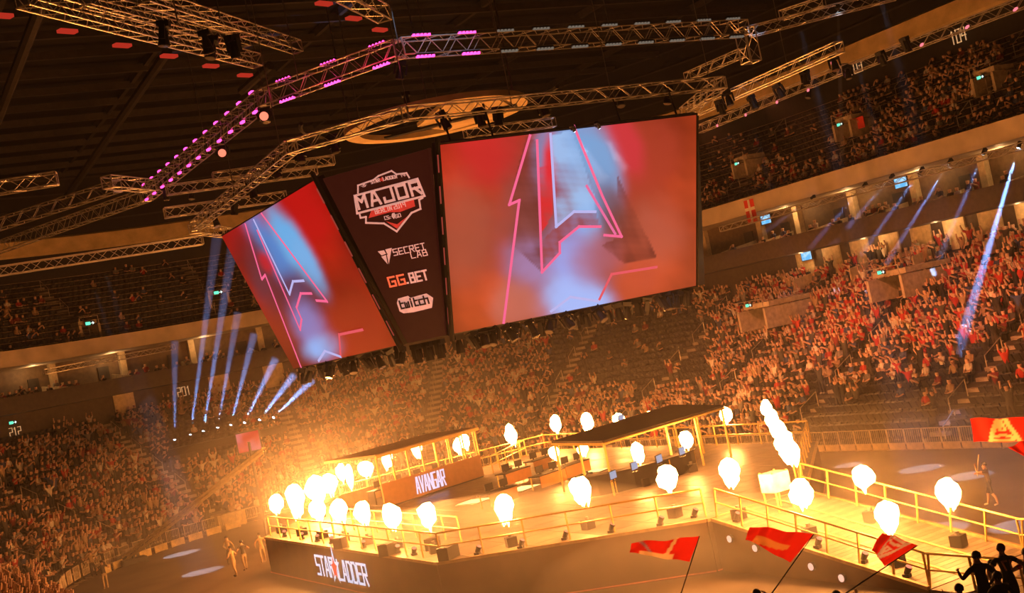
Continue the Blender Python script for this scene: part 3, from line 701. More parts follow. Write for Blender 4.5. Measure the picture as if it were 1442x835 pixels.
# light bars on the upper ring
LEDM = emis('led_magenta', (1, .05, .35), 4); LEDR = emis('led_red', (1, .12, .10), 6); LEDW = emis('led_unlit_pale_glow', (.8, .65, .5), .2)  # the unlit bars get a faint pale glow put into their cells
def led_bar(P, d, m, lab, grp, L=.9):
    t = thing('light_bar', lab, 'light bar', P, 0, grp); d = Vector(d).normalized()
    MB().tube(-d * L / 2, d * L / 2, .07, 6).build('bar_housing', BLACK, t)
    mb = MB()
    for i in range(5): c = d * L * (-.4 + .2 * i); mb.box(c + Vector((0, 0, -.07)) , .13, .13, .1)
    o = mb.build('light_cells', m, t); o['kind'] = 'stuff'
d32 = (RIG3[3] - RIG3[2]).normalized()
sidev = Vector((-1, -.3, 0)).normalized()
L3 = (RIG3[3] - RIG3[2]).length
for i in range(12):
    P = RIG3[2] + d32 * (.8 + i * (L3 - 1) / 11.5)
    for j, dz in ((0, .52), (1, -.42)):
        led_bar(P + Vector((-.35, -.2, dz)), d32, LEDM, 'magenta light bar on the left falling truss, %s %s row' % (ORD[i], 'upper' if j == 0 else 'lower'), 'magenta bars on the left falling truss', .36)
def barpair(seg, k, m, i, lab, grp):
    a, b = RIG3[seg], RIG3[seg + 1]; d = (b - a).normalized(); P = a + (b - a) * k
    for j, dz in ((0, .5), (1, -.45)): led_bar(P + Vector((-.1, -.4, dz)), d, m, lab % (ORD[i], 'upper' if j == 0 else 'lower'), grp, .95)
for i, k in enumerate((.15, .50, .84)): barpair(1, k, LEDM, i, 'magenta light bar on the middle left truss, %s from the centre, %s row', 'magenta bars on the middle left truss')
for i, k in enumerate((.83, .945)): barpair(0, k, LEDM, i, 'magenta light bar at the left end of the long upper truss, %s, %s row', 'magenta bars of the long upper truss')
for i in range(8): barpair(0, .73 - i * .098, LEDW, i, 'unlit pale light bar on the long upper truss, %s from the left, %s row', 'unlit bars of the long upper truss')
for i, (x, y) in enumerate([(1172, 88), (1298, 63), (1362, 38), (1430, 13), (1240, 86), (1192, 105), (1138, 127), (1094, 144), (1050, 162), (1010, 177)]):
    P = atz(x, y, 21.6); o = MB().box(P, .6, .12, .1, Matrix.Rotation(.9, 3, 'Z')).build('tip_light', emis('tip_red', (1, .2, .25), 1.3)); tag(o, 'small red bar light on the right truss, %s' % ORD[i], 'light bar', 'red bar lights on the right truss')
for i, (x, y) in enumerate([(3, 22), (95, 44), (172, 64), (238, 79), (297, 93), (345, 106), (456, 5), (535, 42), (498, 26)]):
    P = atz(x, y, 25); o = MB().box(P, .75, .3, .12, Matrix.Rotation(.4, 3, 'Z')).build('roof_lamp', emis('lamp_red_dim', (1, .06, .03), .45)); tag(o, 'dim red lamp panel under the dark roof, %s from the left' % ORD[i], 'lamp', 'red roof lamps')

# ------------------------------------------------------------------ roof steel
gr = thing('roof_frame', 'dark steel purlins and tubes under the roof', 'roof frame', kind='structure')
for k, y in enumerate(np.arange(60, 140, 4.5)): MB().box((30, y, 33.3), 90, .28, .5).build('purlin', PURL, gr)
for k, x in enumerate(np.arange(-10, 80, 11)): MB().box((x, 90, 33.6), .3, 110, .5).build('girder', PURL, gr)
for (a, b, za, zb) in [((62, -5), (-5, 172), 30, 29.5), ((236, 72), (128, 228), 31, 29.5), ((128, 228), (85, 290), 29.5, 29.2), ((380, 92), (340, 128), 30, 29.5)]:
    MB().tube(atz(*a, za), atz(*b, zb), .3, 8).build('roof_tube', PURL, gr)
for k, d in enumerate((.2,)):
    for j, z in enumerate((28.8, 30.2, 31.6, 33.0)): struct(sweep('trim_%d' % (j + 1), [(UTOP_D - .25, z), (UTOP_D - .25, z + .16), (UTOP_D + .1, z + .16)], PURL))
# oval ring under the roof
rc = Vector((31.0, 61.0, 22.3)); t = thing('ring_canopy', 'pale oval ring with flat cross plates hanging above the screens', 'ring', rc)
mb = MB(); n = 48
for i in range(n):
    a = 2 * math.pi * i / n
    for R_, z in ((5.0, 0), (5.0, .3), (4.2, .3), (4.2, 0)): mb.v.append((R_ * math.cos(a), R_ * math.sin(a), z))
for i in range(n):
    j = (i + 1) % n
    for k in range(4): mb.f.append((i * 4 + k, j * 4 + k, j * 4 + (k + 1) % 4, i * 4 + (k + 1) % 4))
mb.build('rim', BEAMM, t)
MB().prism([(-1.4, -4.1), (1.4, -4.2), (3.8, -1.7), (4.1, 1.1), (2.4, 3.4), (-.6, 1.2)], .02, .22).build('plate', BEAMM, t)
MB().box((1.0, .4, -.06), 7.6, .5, .1, Matrix.Rotation(-.75, 3, 'Z')).build('dark_band', BLACK, t)
mb = MB()
for i in range(n // 2):
    a0, a1 = math.pi * i / (n // 2) - .2, math.pi * (i + 1) / (n // 2) - .2
    mb.tube((7.2 * math.cos(a0), 7.2 * math.sin(a0), .9), (7.2 * math.cos(a1), 7.2 * math.sin(a1), .9), .12, 5)
mb.build('outer_pipe', PURL, t)
for i in range(6):
    a = i * math.pi / 3; MB().tube((5 * math.cos(a), 5 * math.sin(a), .3), (5 * math.cos(a), 5 * math.sin(a), 11.4), .03, 4).build('hanger', WIREM, t)

# ------------------------------------------------------------------ the hanging video screens
PL = lambda x, y, z: Vector((x, y, z))
ZB, ZT = 10.78, 18.62
MBL, MBR, MTL, MTR = PL(24.3, 50.5, ZB), PL(37.8, 50.5, ZB), PL(24.1, 47.65, ZT), PL(37.7, 47.65, ZT)      # main screen
LBR, LBL, LTR, LTL = PL(22.6, 52.2, ZB), PL(22.6, 67.3, ZB), PL(20.35, 52.8, ZT), PL(20.3, 68.0, ZT)       # left screen
SCRM = attrmat('screen_picture', True); SCRM.cycles.emission_sampling = 'FRONT' if hasattr(SCRM, 'cycles') else 'AUTO'
PANELM = mat('banner_dark_glow', (.012, .008, .010), .6, emit=(.10, .012, .008), es=.28)  # red-brown tone of the banner board put in as a dull glow
FRM = mat('screen_frame', (.015, .013, .012), .5)
def sg(c): return np.array(srgb(*c))
def fbm(X, Y, sd):
    r = np.random.default_rng(sd); o = np.zeros_like(X); w = .5; f = .03
    for k in range(5):
        for q in range(3): a = r.uniform(0, 6.28); o = o + w / 3 * np.sin((X * math.cos(a) + Y * math.sin(a)) * f + r.uniform(0, 6.28) + 1.5 * o)
        w *= .62; f *= 1.9
    return o
def inpoly_np(X, Y, P):
    c = np.zeros(len(X), bool)
    for (x0, y0), (x1, y1) in zip(P, P[1:] + P[:1]):
        if y0 == y1: continue
        c ^= ((y0 > Y) != (y1 > Y)) & (X < (x1 - x0) * (Y - y0) / (y1 - y0) + x0)
    return c
def paint(base, blobs, X, Y):
    """picture shown on the screen: soft colour clouds in photo pixels"""
    out = base(X, Y) * np.array([1, .84, .62])
    N1 = fbm(X, Y, 3); out = out * (1 + .5 * fbm(X, Y, 9))[:, None]
    for bl_ in blobs:
        if isinstance(bl_[0], list):
            k = (inpoly_np(X, Y, bl_[0]) * np.clip(bl_[2] * (1 + 1.9 * fbm(X * 1.8, Y * 1.8, 21)), 0, .9))[:, None]; out = out * (1 - k) + sg(bl_[1]) * (1.15 if bl_[1][2] > bl_[1][0] else 1) * k; continue
        (cx, cy, rx, ry, ang, col, w) = bl_
        a = math.radians(ang); dx, dy = X - cx, Y - cy; u = (dx * math.cos(a) + dy * math.sin(a)) / rx; v = (-dx * math.sin(a) + dy * math.cos(a)) / ry
        n = 1.1 * fbm(X, Y, int(cx + cy) % 97)
        k = (min(1, w * 1.2) * np.exp(-np.maximum(u * u + v * v + n * .9, 0) ** 1.8 * .6))[:, None]
        out = out * (1 - np.clip(k, 0, 1)) + sg(col) * (1.22 if col[2] > col[0] else 1) * np.clip(k, 0, 1)
    return np.clip(out, .004, 1.2)
def screen(name, bl, br, tr, tl, base, blobs, lines, label, nx=150, ny=92, w=.12):
    t = thing(name, label, 'screen', (bl + br) / 2); o0 = (bl + br) / 2
    U = np.linspace(0, 1, nx + 1); V_ = np.linspace(0, 1, ny + 1); uu, vv = np.meshgrid(U, V_)
    uu = uu.ravel()[:, None]; vv = vv.ravel()[:, None]; b_, r_, t_, l_ = (np.array(v) for v in (bl, br, tr, tl))
    P = (b_ * (1 - uu) + r_ * uu) * (1 - vv) + (l_ * (1 - uu) + t_ * uu) * vv
    X, Y, _ = projn(P); C = paint(base, blobs, X, Y)
    me = bpy.data.meshes.new('picture'); f = [(j * (nx + 1) + i, j * (nx + 1) + i + 1, (j + 1) * (nx + 1) + i + 1, (j + 1) * (nx + 1) + i) for j in range(ny) for i in range(nx)]
    me.from_pydata((P - np.array(o0)).tolist(), [], f); me.materials.append(SCRM)
    a = me.attributes.new('Col', 'FLOAT_COLOR', 'POINT'); a.data.foreach_set('color', np.c_[C, np.ones(len(C))].astype(np.float32).ravel()); add('picture', me, t)
    nrm = (br - bl).cross(tl - bl).normalized()
    if nrm.dot(EYE - bl) < 0: nrm = -nrm
    ex = (br - bl).normalized(); ey = nrm.cross(ex)
    for k, (col, pts) in enumerate(lines):
        L = [[((q - bl).dot(ex), (q - bl).dot(ey)) for q in (atplane(x, y, bl, nrm) for x, y in pts)]]
        mb = MB(); strokes(mb, L, bl - o0, ex, ey, w, .01, .02); mb.build('neon_line', emis('neon_%d_%d_%d' % col, srgb(*col), 1.0), t)
    c = [bl, br, tr, tl]; mid = (bl + tr) / 2
    mb = MB(); mb.slab(*[p - o0 - nrm * .04 + (p - mid).normalized() * .14 for p in c], -nrm * .4); mb.build('frame', FRM, t)
    return t, nrm, ex, ey
PK, LB, RD = (255, 105, 150), (190, 185, 240), (235, 90, 100)
def base_main(X, Y):
    k = np.clip((X - 620) / 360, 0, 1)[:, None]; m = np.clip((Y - 180) / 270, 0, 1)[:, None]
    n = (.5 + .25 * np.sin(X * .035 + Y * .02) + .25 * np.sin(Y * .045 - X * .018 + 1))[:, None]
    a = sg((200, 46, 38)) * (1 - k) + sg((172, 62, 34)) * k; b = sg((188, 78, 42)) * (1 - k) + sg((196, 84, 54)) * k
    return (a * (1 - m) + b * m) * (.55 + .55 * n)
blm = [(690, 220, 40, 45, 0, (212, 38, 42), .6), (650, 330, 40, 60, 0, (176, 84, 62), .6), (790, 300, 80, 110, 8, (150, 72, 66), .8), (905, 230, 50, 60, 0, (176, 60, 40), .7), (880, 200, 20, 45, -20, (206, 52, 60), .8),
       (805, 205, 36, 50, 0, (112, 146, 196), .85), (845, 235, 22, 50, -20, (110, 150, 196), .8), (765, 215, 14, 50, 10, (120, 120, 160), .7), (775, 235, 9, 40, 0, (226, 40, 52), .85),
       (832, 300, 20, 34, 0, (122, 160, 214), .85), (745, 330, 22, 50, 10, (120, 64, 66), .5), (760, 375, 40, 30, 20, (150, 116, 160), .8), (805, 380, 30, 50, -8, (140, 150, 215), .85), (812, 425, 42, 30, 10, (150, 172, 230), .95), (845, 360, 34, 36, 0, (176, 100, 116), .6),
       (730, 430, 30, 30, 0, (196, 110, 96), .6), (860, 300, 18, 40, -15, (108, 66, 66), .6), (790, 250, 10, 40, 0, (150, 70, 90), .5), (915, 330, 40, 40, 0, (186, 88, 66), .6), (900, 390, 30, 26, 0, (198, 78, 52), .6)]
blm += [([(741, 190), (717, 288), (731, 282), (720, 345), (763, 383), (756, 200)], (112, 44, 38), .5), ([(868, 245), (925, 362), (880, 372), (846, 345), (875, 333)], (118, 46, 36), .5),
        ([(759, 235), (777, 235), (779, 300), (762, 330)], (222, 36, 44), .75), ([(783, 319), (808, 298), (838, 298), (845, 319), (815, 319), (788, 341), (788, 356), (763, 383), (762, 340)], (150, 58, 52), .6),
        ([(776, 190), (806, 184), (838, 280), (838, 298), (808, 298), (784, 317)], (148, 182, 226), .6)]
lnm = [(PK, [(746, 191), (717, 288), (731, 282), (709, 454)]), (LB, [(775, 189), (783, 319), (808, 298), (838, 298)]), (PK, [(756, 198), (763, 383), (788, 356), (788, 341), (815, 319), (845, 319)]),
       (PK, [(808, 178), (848, 276), (875, 333), (851, 331)]), ((240, 110, 160), [(826, 262), (866, 329)]), (RD, [(924, 376), (861, 386), (844, 421)]), (LB, [(776, 438), (803, 418), (842, 424)])]
scr, nM, exM, eyM = screen('main_screen', MBL, MBR, MTR, MTL, base_main, blm, lnm, 'largest hanging video screen showing a neon outlined letter A in red and blue smoke')
def base_left(X, Y):
    k = np.clip((Y - 280) / 220, 0, 1)[:, None]; n = (.5 + .25 * np.sin(X * .05 + Y * .03) + .25 * np.sin(Y * .06 - X * .03))[:, None]
    return (sg((168, 12, 14)) * (1 - k) + sg((158, 46, 20)) * k) * (.6 + .6 * n)
bll = [(425, 285, 30, 60, -30, (190, 14, 16), .8), (340, 340, 18, 25, -30, (196, 12, 24), .8), (380, 350, 16, 75, -32, (78, 120, 184), .9), (412, 345, 15, 60, -32, (96, 158, 210), .9), (435, 375, 10, 40, -30, (110, 160, 210), .7),
       (352, 360, 20, 40, -30, (96, 30, 28), .6), (375, 400, 16, 50, -20, (110, 50, 60), .7), (375, 370, 8, 16, -30, (200, 30, 40), .8), (425, 430, 30, 40, -30, (96, 40, 50), .7), (436, 460, 20, 36, -30, (130, 120, 180), .75), (455, 490, 22, 16, -10, (130, 170, 230), .95), (395, 470, 22, 34, -20, (150, 50, 26), .6), (500, 450, 40, 50, 0, (160, 44, 22), .6)]
lnl = [(PK, [(346, 316), (369, 393), (374, 387), (424, 516)]), (LB, [(358, 310), (408, 414), (413, 396), (428, 395)]), (PK, [(363, 325), (423, 464), (425, 449), (418, 433), (424, 413), (439, 413)]), (PK, [(369, 301), (461, 424), (446, 423)]),
       (RD, [(511, 464), (478, 471), (480, 499)]), (LB, [(449, 508), (458, 494), (480, 502)])]
screen('left_screen', LBL, LBR, LTR, LTL, base_left, bll, lnl, 'left hanging video screen seen at a slant with a neon letter A on deep red', 120, 90, .13)
# the tapering logo panel between them
a_, b_, c_, d_ = LBR + Vector((.25, -.1, 0)), MBL + Vector((-.25, .1, 0)), MTL + Vector((-.3, .25, -.05)), LTR + Vector((.25, -.5, -.05))
c_, d_ = c_ + (d_ - c_) * .03, d_
nL = (b_ - a_).cross((c_ + d_) / 2 - a_).normalized(); c_ = c_ - nL * (c_ - a_).dot(nL); d_ = d_ - nL * (d_ - a_).dot(nL)
if nL.dot(EYE - a_) < 0: nL = -nL
exL = (b_ - a_); exL = (exL - nL * exL.dot(nL)).normalized(); eyL = nL.cross(exL)
oL = (a_ + b_) / 2; t = thing('logo_panel', 'dark tapering panel with pale sponsor logos between the two video screens', 'banner', oL); lp = t
MB().slab(a_ - oL, b_ - oL, c_ - oL, d_ - oL, -nL * .3).build('board', PANELM, t)
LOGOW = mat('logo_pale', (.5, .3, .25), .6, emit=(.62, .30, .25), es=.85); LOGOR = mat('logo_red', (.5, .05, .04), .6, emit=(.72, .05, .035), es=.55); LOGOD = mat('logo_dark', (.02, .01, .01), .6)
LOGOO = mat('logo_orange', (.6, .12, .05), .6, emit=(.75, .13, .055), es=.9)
pl2 = lambda x, y: ((lambda q: ((q - oL).dot(exL), (q - oL).dot(eyL)))(atplane(x, y, oL, nL)))
def lpoly(name, pts, m, z=.012, parent=None):
    q = [pl2(*p) for p in pts]; k = len(q); mb = MB(); mb.v = [tuple(exL * u + eyL * v + nL * z) for u, v in q]; mb.f = [tuple(range(k))]
    bm = bmesh.new(); me = mb.mesh(name, m); bm.from_mesh(me); bmesh.ops.triangulate(bm, faces=bm.faces[:]); bm.to_mesh(me); bm.free(); return add(name, me, parent or t)
def lline(name, pts, m, w, z=.014):
    mb = MB(); strokes(mb, [[pl2(*p) for p in pts]], (0, 0, 0), exL, eyL, w, z, .01); return mb.build(name, m, t)
def lword(name, text, p0, p1, hpx, m, w=.75, aspect=1, z=.02, gap=.9):
    """text from pixel p0 (lower left) to p1 (lower right), cap height in px"""
    A = atplane(*p0, oL, nL); B = atplane(*p1, oL, nL); ex = (B - A).normalized(); ey = nL.cross(ex)
    upx = Vector((0, 0, 1)); Hh = (atplane(p0[0] - hpx * .2, p0[1] - hpx, oL, nL) - A).length
    total = word_width(text, Hh, gap, 1.0) - gap * Hh / 4; asp = (B - A).length / total
    mb = MB(); word(mb, text, A - oL, ex, ey, Hh, gap, w, z, asp); return mb.build(name, m, t)
R5 = lambda x, y: (470 + x / 3.553, 225 + y / 3.553)
# event crest
crest = [R5(*p) for p in [(118, 175), (125, 120), (205, 92), (212, 80), (290, 52), (318, 62), (365, 62), (378, 95), (420, 112), (425, 95), (420, 112), (455, 180), (430, 195), (438, 245), (395, 262), (316, 360), (250, 318), (162, 315), (160, 290), (130, 285), (130, 262), (112, 265), (105, 180)]]
lline('crest_outline', [R5(*p) for p in [(122, 165), (122, 128), (200, 100), (225, 80), (290, 55), (315, 72), (365, 66), (378, 88)]], LOGOW, .07)
lline('crest_outline', [R5(*p) for p in [(105, 180), (420, 95), (455, 180), (118, 268), (105, 180)]], LOGOW, .09)
lline('crest_outline', [R5(*p) for p in [(130, 270), (135, 290), (162, 285), (162, 315), (252, 318), (316, 358), (390, 265), (435, 245), (428, 200), (445, 190)]], LOGOW, .08)
lpoly('red_ribbon', [R5(*p) for p in [(175, 290), (190, 248), (400, 195), (408, 232), (330, 262), (280, 262), (175, 292)]], LOGOR)
lpoly('red_tip', [R5(*p) for p in [(262, 308), (318, 345), (375, 278), (318, 322)]], LOGOR)
lword('lettering', 'MAJOR', R5(128, 244), R5(440, 166), 17, LOGOW, .85, 1, .02, 1.1)
lword('lettering', 'BERLIN 2019', R5(212, 270), R5(362, 232), 6, LOGOW, .6, 1, .03, 1.1)
lword('lettering', 'STAR', R5(190, 119), R5(232, 108), 4.2, LOGOW, .9); lword('lettering', 'LADDER', R5(250, 103), R5(318, 90), 4.2, LOGOW, .9)
sx, sy = R5(241, 98); lpoly('red_star', [(sx + math.cos(a) * r, sy + math.sin(a) * r) for k in range(10) for a, r in [(-math.pi / 2 + k * math.pi / 5, 4.4 if k % 2 == 0 else 1.8)]], LOGOR, .02)
lword('lettering', '-20-', R5(140, 138), R5(168, 130), 3.2, LOGOW, .7); lword('lettering', '19-', R5(338, 86), R5(368, 80), 3.2, LOGOW, .7)
lword('lettering', 'CS:', R5(258, 299), R5(288, 293), 4.5, LOGOW, .7); lword('lettering', 'GO', R5(312, 291), R5(338, 283), 4.5, LOGOW, .7)
lpoly('small_figure', [R5(*p) for p in [(292, 268), (304, 264), (312, 278), (302, 296), (290, 284)]], LOGOW, .02)
# chair maker, wager and stream logos
lpoly('arrow_mark', [R5(*p) for p in [(220, 458), (252, 452), (262, 470), (240, 478)]], LOGOW); lpoly('arrow_mark', [R5(*p) for p in [(258, 448), (292, 440), (280, 468), (268, 470)]], LOGOW)
lpoly('arrow_mark', [R5(*p) for p in [(238, 484), (262, 476), (270, 522)]], LOGOW); lpoly('arrow_mark', [R5(*p) for p in [(267, 476), (290, 446), (276, 522)]], LOGOW)
lword('lettering', 'SECRET', R5(304, 478), R5(460, 446), 8.5, LOGOW, .6, 1, .02, 1.0); lword('lettering', 'LAB', R5(392, 492), R5(470, 476), 8, LOGOW, .6, 1, .02, 1.0)
lword('lettering', 'GG', R5(284, 634), R5(360, 618), 12.5, LOGOO, .8, 1, .02, 1.0); lword('lettering', '.BET', R5(366, 618), R5(474, 596), 12.5, LOGOW, .8, 1, .02, 1.0)
lpoly('word_backing', [R5(*p) for p in [(316, 716), (322, 694), (372, 680), (384, 690), (464, 668), (498, 690), (492, 740), (402, 762), (350, 768), (330, 758)]], LOGOW, .012)
lword('lettering', 'twitch', R5(338, 744), R5(478, 716), 10.5, LOGOD, .8, 1, .03, .9)
# seams with red lamps
for k, (p, q, n_) in enumerate([(LBR, LTR, 'left'), (MBL, MTL, 'right')]):
    off = Vector((-.1, -.15, 0)); th = thing('seam_truss', 'thin dark seam with red lit slots on the %s side of the logo panel' % n_, 'truss', p + off)
    MB().tube((0, 0, -.3), q - p + Vector((0, 0, .3)), .12, 6).build('post', BLACK, th)
    for i in range(6):
        c = (q - p) * (.06 + i * .16) + nL * .13; o = MB().tube(c, c + (q - p) * .09, .035, 4).build('lit_slot', emis('slot_red', (1, .14, .09), .3), th)
# carrier behind the screens and a right hand panel
t = thing('screen_carrier', 'dark steel beams carrying the ring of hanging screens from inside', 'frame', (31, 59, ZB + .3))
for p, q in (((-6.6, -7.6, 0), (6.6, -7.6, 0)), ((-7.5, -6.6, 0), (-7.5, 8, 0)), ((7.5, -6.6, 0), (7.5, 8, 0)), ((-7.5, 8, 0), (7.5, 8, 0)), ((-6.6, -7.6, 0), (-7.5, -6.6, 0))): MB().tube(p, q, .16, 6).build('beam', BLACK, t)
t = thing('corner_board', 'dark blank panel at the right corner of the hanging screens', 'panel', MBR)
MB().slab((.25, .1, 0), (1.9, 1.8, 0), PL(41.4, 52.4, ZT) - MBR, MTR - MBR + Vector((.3, .2, 0)), (-.2, .2, 0)).build('board', FRM, t)
for x, y in [(700, 196), (880, 176), (640, 204), (960, 168)]:
    P = atplane(x, y, MBL, nM); o = MB().tube(P - nM * .3, Vector((P.x, P.y + .6, Z4 + .1)), .05, 5).build('screen_hanger', BLACK); tag(o, 'dark hanger bar above the large screen, %s' % {700: 'second', 880: 'third', 640: 'first', 960: 'fourth'}[x], 'hanger', 'screen hangers')

# ------------------------------------------------------------------ moving head lamps
LENSD = mat('lens_glass', (.25, .22, .2), .1, .4)
def lamp_proto(label, lens):
    t = thing('moving_head', label, 'lamp'); MB().box((0, 0, -.12), .42, .42, .2).build('base', BLACK, t)
    MB().box((-.27, 0, -.42), .07, .2, .5).box((.27, 0, -.42), .07, .2, .5).box((0, 0, -.22), .6, .2, .07).build('yoke', BLACK, t)
    h = MB().tube((0, 0, -.38), (0, 0, -.85), .15, 10, .21).tube((0, 0, -.26), (0, 0, -.40), .10, 8, .15).build('head', BLACK, t)
    MB().tube((0, 0, -.85), (0, 0, -.875), .18, 12).build('lens', lens, h)
    return t
BLUEL = emis('lens_blue_white', (.6, .78, 1), 14); REDL = emis('lens_red', (1, .22, .13), 1.5); WARML = emis('lens_warm', (1, .45, .2), 1.2)
protoD = lamp_proto('black moving head lamp at the left end of the row under the large screen', LENSD); protoD.location = MBL + (MBR - MBL) * .03 + Vector((0, .25, -.05))
protoD['group'] = 'lamps under the screens'
for i in range(1, 22): dup(protoD, MBL + (MBR - MBL) * (.03 + i * .045) + Vector((0, .25, -.05)), (random.uniform(-.5, .5), random.uniform(-.5, .5), random.uniform(-1, 1)), 'black moving head lamp under the large screen, %s from its left end' % ORD[i])
for i in range(10): dup(protoD, LBL + (LBR - LBL) * (.05 + i * .1) + Vector((.25, 0, -.05)), (random.uniform(-.4, .4), random.uniform(-.4, .4), random.uniform(-1, 1)), 'black moving head lamp under the left screen, %s from its left end' % ORD[i])
for i in range(3): dup(protoD, a_ + (b_ - a_) * (.2 + .3 * i) + Vector((.1, .2, -.1)), (0, 0, .6), 'black moving head lamp under the logo panel, %s from the left' % ORD[i])
for i, (x, y, z) in enumerate([(350, 255, 20.0), (383, 228, 20.0), (420, 205, 20), (465, 190, 20), (618, 158, 20), (672, 152, 20), (700, 150, 20), (330, 280, 20), (270, 262, 22.6), (232, 262, 22.6), (300, 300, 20), (760, 140, 20), (870, 128, 20), (940, 122, 20),
    (1012, 140, 20.4), (1022, 128, 20.4), (1092, 118, 20.6), (1132, 98, 20.6), (1172, 78, 20.6), (1056, 135, 20.6), (1238, 72, 21.6), (1272, 52, 21.6), (1140, 120, 21.6), (1192, 92, 21.6), (230, 30, 22.6), (285, 42, 22.6), (300, 52, 22.6), (325, 48, 22.6), (570, 130, 22.8), (372, 150, 23.0), (565, 85, 23)]):
    dup(protoD, atz(x, y, z + .5), (random.uniform(-.3, .3), random.uniform(-.3, .3), random.uniform(-2, 2)), 'black lamp hung from the trusses, %s of the rig' % ORD[i], 'lamps hung from the trusses')
def spot(loc, dst, col, power, ang, blend=.2, rad=.06):
    l = bpy.data.lights.new('spot_light', 'SPOT'); l.energy = power; l.color = col; l.spot_size = ang; l.spot_blend = blend; l.shadow_soft_size = rad
    o = bpy.data.objects.new('spot_light', l); COL.objects.link(o); o.location = loc; d = (Vector(dst) - Vector(loc)); o.rotation_euler = d.to_track_quat('-Z', 'Y').to_euler(); return o
def aimed_lamp(P, dst, lens, label, group):
    d = (Vector(dst) - Vector(P)).normalized(); t = dup(lamp_bl if lens is BLUEL else lamp_rd, P, None, label, group)
    t.rotation_mode = 'QUATERNION'; t.rotation_quaternion = (-d).to_track_quat('Z', 'Y') if abs(d.z) < .999 else (1, 0, 0, 0)
    return d
_keep = len(bpy.data.objects)
lamp_bl = lamp_proto('lamp at the foot of the leftmost blue beam', BLUEL); lamp_rd = lamp_proto('red lit lamp under the corner of the magenta truss', REDL)
BEAMV = volmat('beam_haze', .09, (1, 1, 1)); used_bl = [False]
def beam(P, dst, r0, r1, col, power, label, group, lamplab):
    P = Vector(P); dst = Vector(dst); d = (dst - P).normalized(); L = (dst - P).length
    if not used_bl[0]:
        t = lamp_bl; used_bl[0] = True; t.location = P; t['label'] = lamplab; t['group'] = group + ' lamps'
    else: t = dup(lamp_bl, P, None, lamplab, group + ' lamps')
    t.rotation_mode = 'QUATERNION'; t.rotation_quaternion = (-d).to_track_quat('Z', 'Y'); t.scale = (.5, .5, .5)
    S0 = P + d * .9
    mb = MB(); mb.tube((0, 0, 0), dst - S0, r0, 12, r1); o = mb.build('light_beam', BEAMV); o.location = S0; tag(o, label, 'light beam', group, 'stuff')
    if 'small' in lamplab: t.scale = (.4, .4, .4)
    ang = 2 * math.atan(((r1 - r0) / max(L - .9, .1)) * 1.0); bk = r0 / math.tan(max(ang / 2, .002)) if r1 > r0 else 5
    spot(S0 + d * .05, dst, col, power * 30, 2 * math.atan(r1 / L) * 1.15, .3, .08)
BL = (.22, .42, 1.0)
for i, (x, y, x2, y2) in enumerate([(246, 627, 246, 480), (267, 620, 306, 330), (285, 615, 328, 345), (305, 610, 335, 440), (323, 606, 358, 470), (341, 602, 388, 505), (361, 597, 414, 528), (380, 593, 440, 535)]):
    P = atD(x, y, 94 - i * .6); Q = atD(x2, y2, 92 - i * .6)
    beam(P, Q, .10, .42 if i in (1, 2) else .32, BL, (2600 if i in (1, 2) else 1500) * (.5 if i == 0 else 1), 'blue light beam rising in the left stand, %s from the left' % ORD[i], 'blue beams of the left stand', 'lamp on the dark platform sending up a blue beam, %s from the left' % ORD[i])
for i, (x, y, x2, y2, pw) in enumerate([(1437, 199, 1318, 600, 7), (1388, 209, 1322, 365, 1.0), (1340, 224, 1248, 372, 1.9), (1300, 236, 1212, 360, 1.3), (1258, 246, 1192, 322, .6), (1220, 258, 1140, 350, .7), (1147, 276, 1075, 328, .4), (1180, 8, 1186, 230, .28)]):
    P = ata(x, y, CX + R0 + 13.2) if i < 7 else atz(x, y, 24); Q = ata(x2, y2, CX + R0 + (14.2 if i else 5)) if i < 7 else ata(x2, y2, CX + R0 + 17)
    beam(P, Q,   .08, .5 if i == 0 else .22, BL, 1600 * pw, 'blue light beam %s' % ('falling onto the right lower stand, the brightest one' if i == 0 else 'falling from the fascia truss at right, %s from the right' % ORD[i] if i < 7 else 'faint and upright before the right upper tier'), 'blue beams at right', 'lamp on the right trusses at the head of blue beam %s' % ORD[i])
for i, (x, y, x2, y2) in enumerate([(804, 176, 850, 255), (839, 172, 880, 240)]):
    P = atb(x, y, 46.6); Q = atb(x2, y2, 47.6); small = beam(P, Q, .08, .35, (.7, .8, 1), 50, 'pale light beam in front of the large screen, %s one' % ('left' if i == 0 else 'right'), 'pale beams at the large screen', 'small bright lamp at the top edge of the large screen, %s one' % ('left' if i == 0 else 'right'))
for i, (x, y) in enumerate([(372, 163), (313, 215)]):
    P = atz(x, y, 22.3); d = (EYE + Vector((-3, 12, -8)) - P).normalized()
    t = lamp_rd if i == 0 else dup(lamp_rd, None, None, 'red lit lamp hung lower left below the magenta truss', None); t.location = P - d * .9; t.rotation_mode = 'QUATERNION'; t.rotation_quaternion = (-d).to_track_quat('Z', 'Y'); t['group'] = 'red lamps under the magenta truss'
    t.scale = (1.15, 1.15, 1.15); spot(P + d * .6, P + d * 10, (1, .08, .06), 1200, .9, .5, .1)
for x, y, z in [(400, 120, 23.2), (470, 96, 23.2), (530, 82, 23.2), (590, 75, 23)]:
    P = atz(x, y, z); l = bpy.data.lights.new('magenta_wash', 'POINT'); l.energy = 25; l.color = (1, .03, .12); l.shadow_soft_size = .3; o = bpy.data.objects.new('magenta_wash', l); COL.objects.link(o); o.location = P - Vector((.4, .5, .3))
for x, y, z in [(1050, 50, 23.6), (640, 66, 23.4), (590, 70, 23.4), (1018, 135, 20.2)]:
    P = atz(x, y, z); spot(P + Vector((-2.5, -3, 3)), P, (.35, .6, 1), 900, .5, .6, .1)
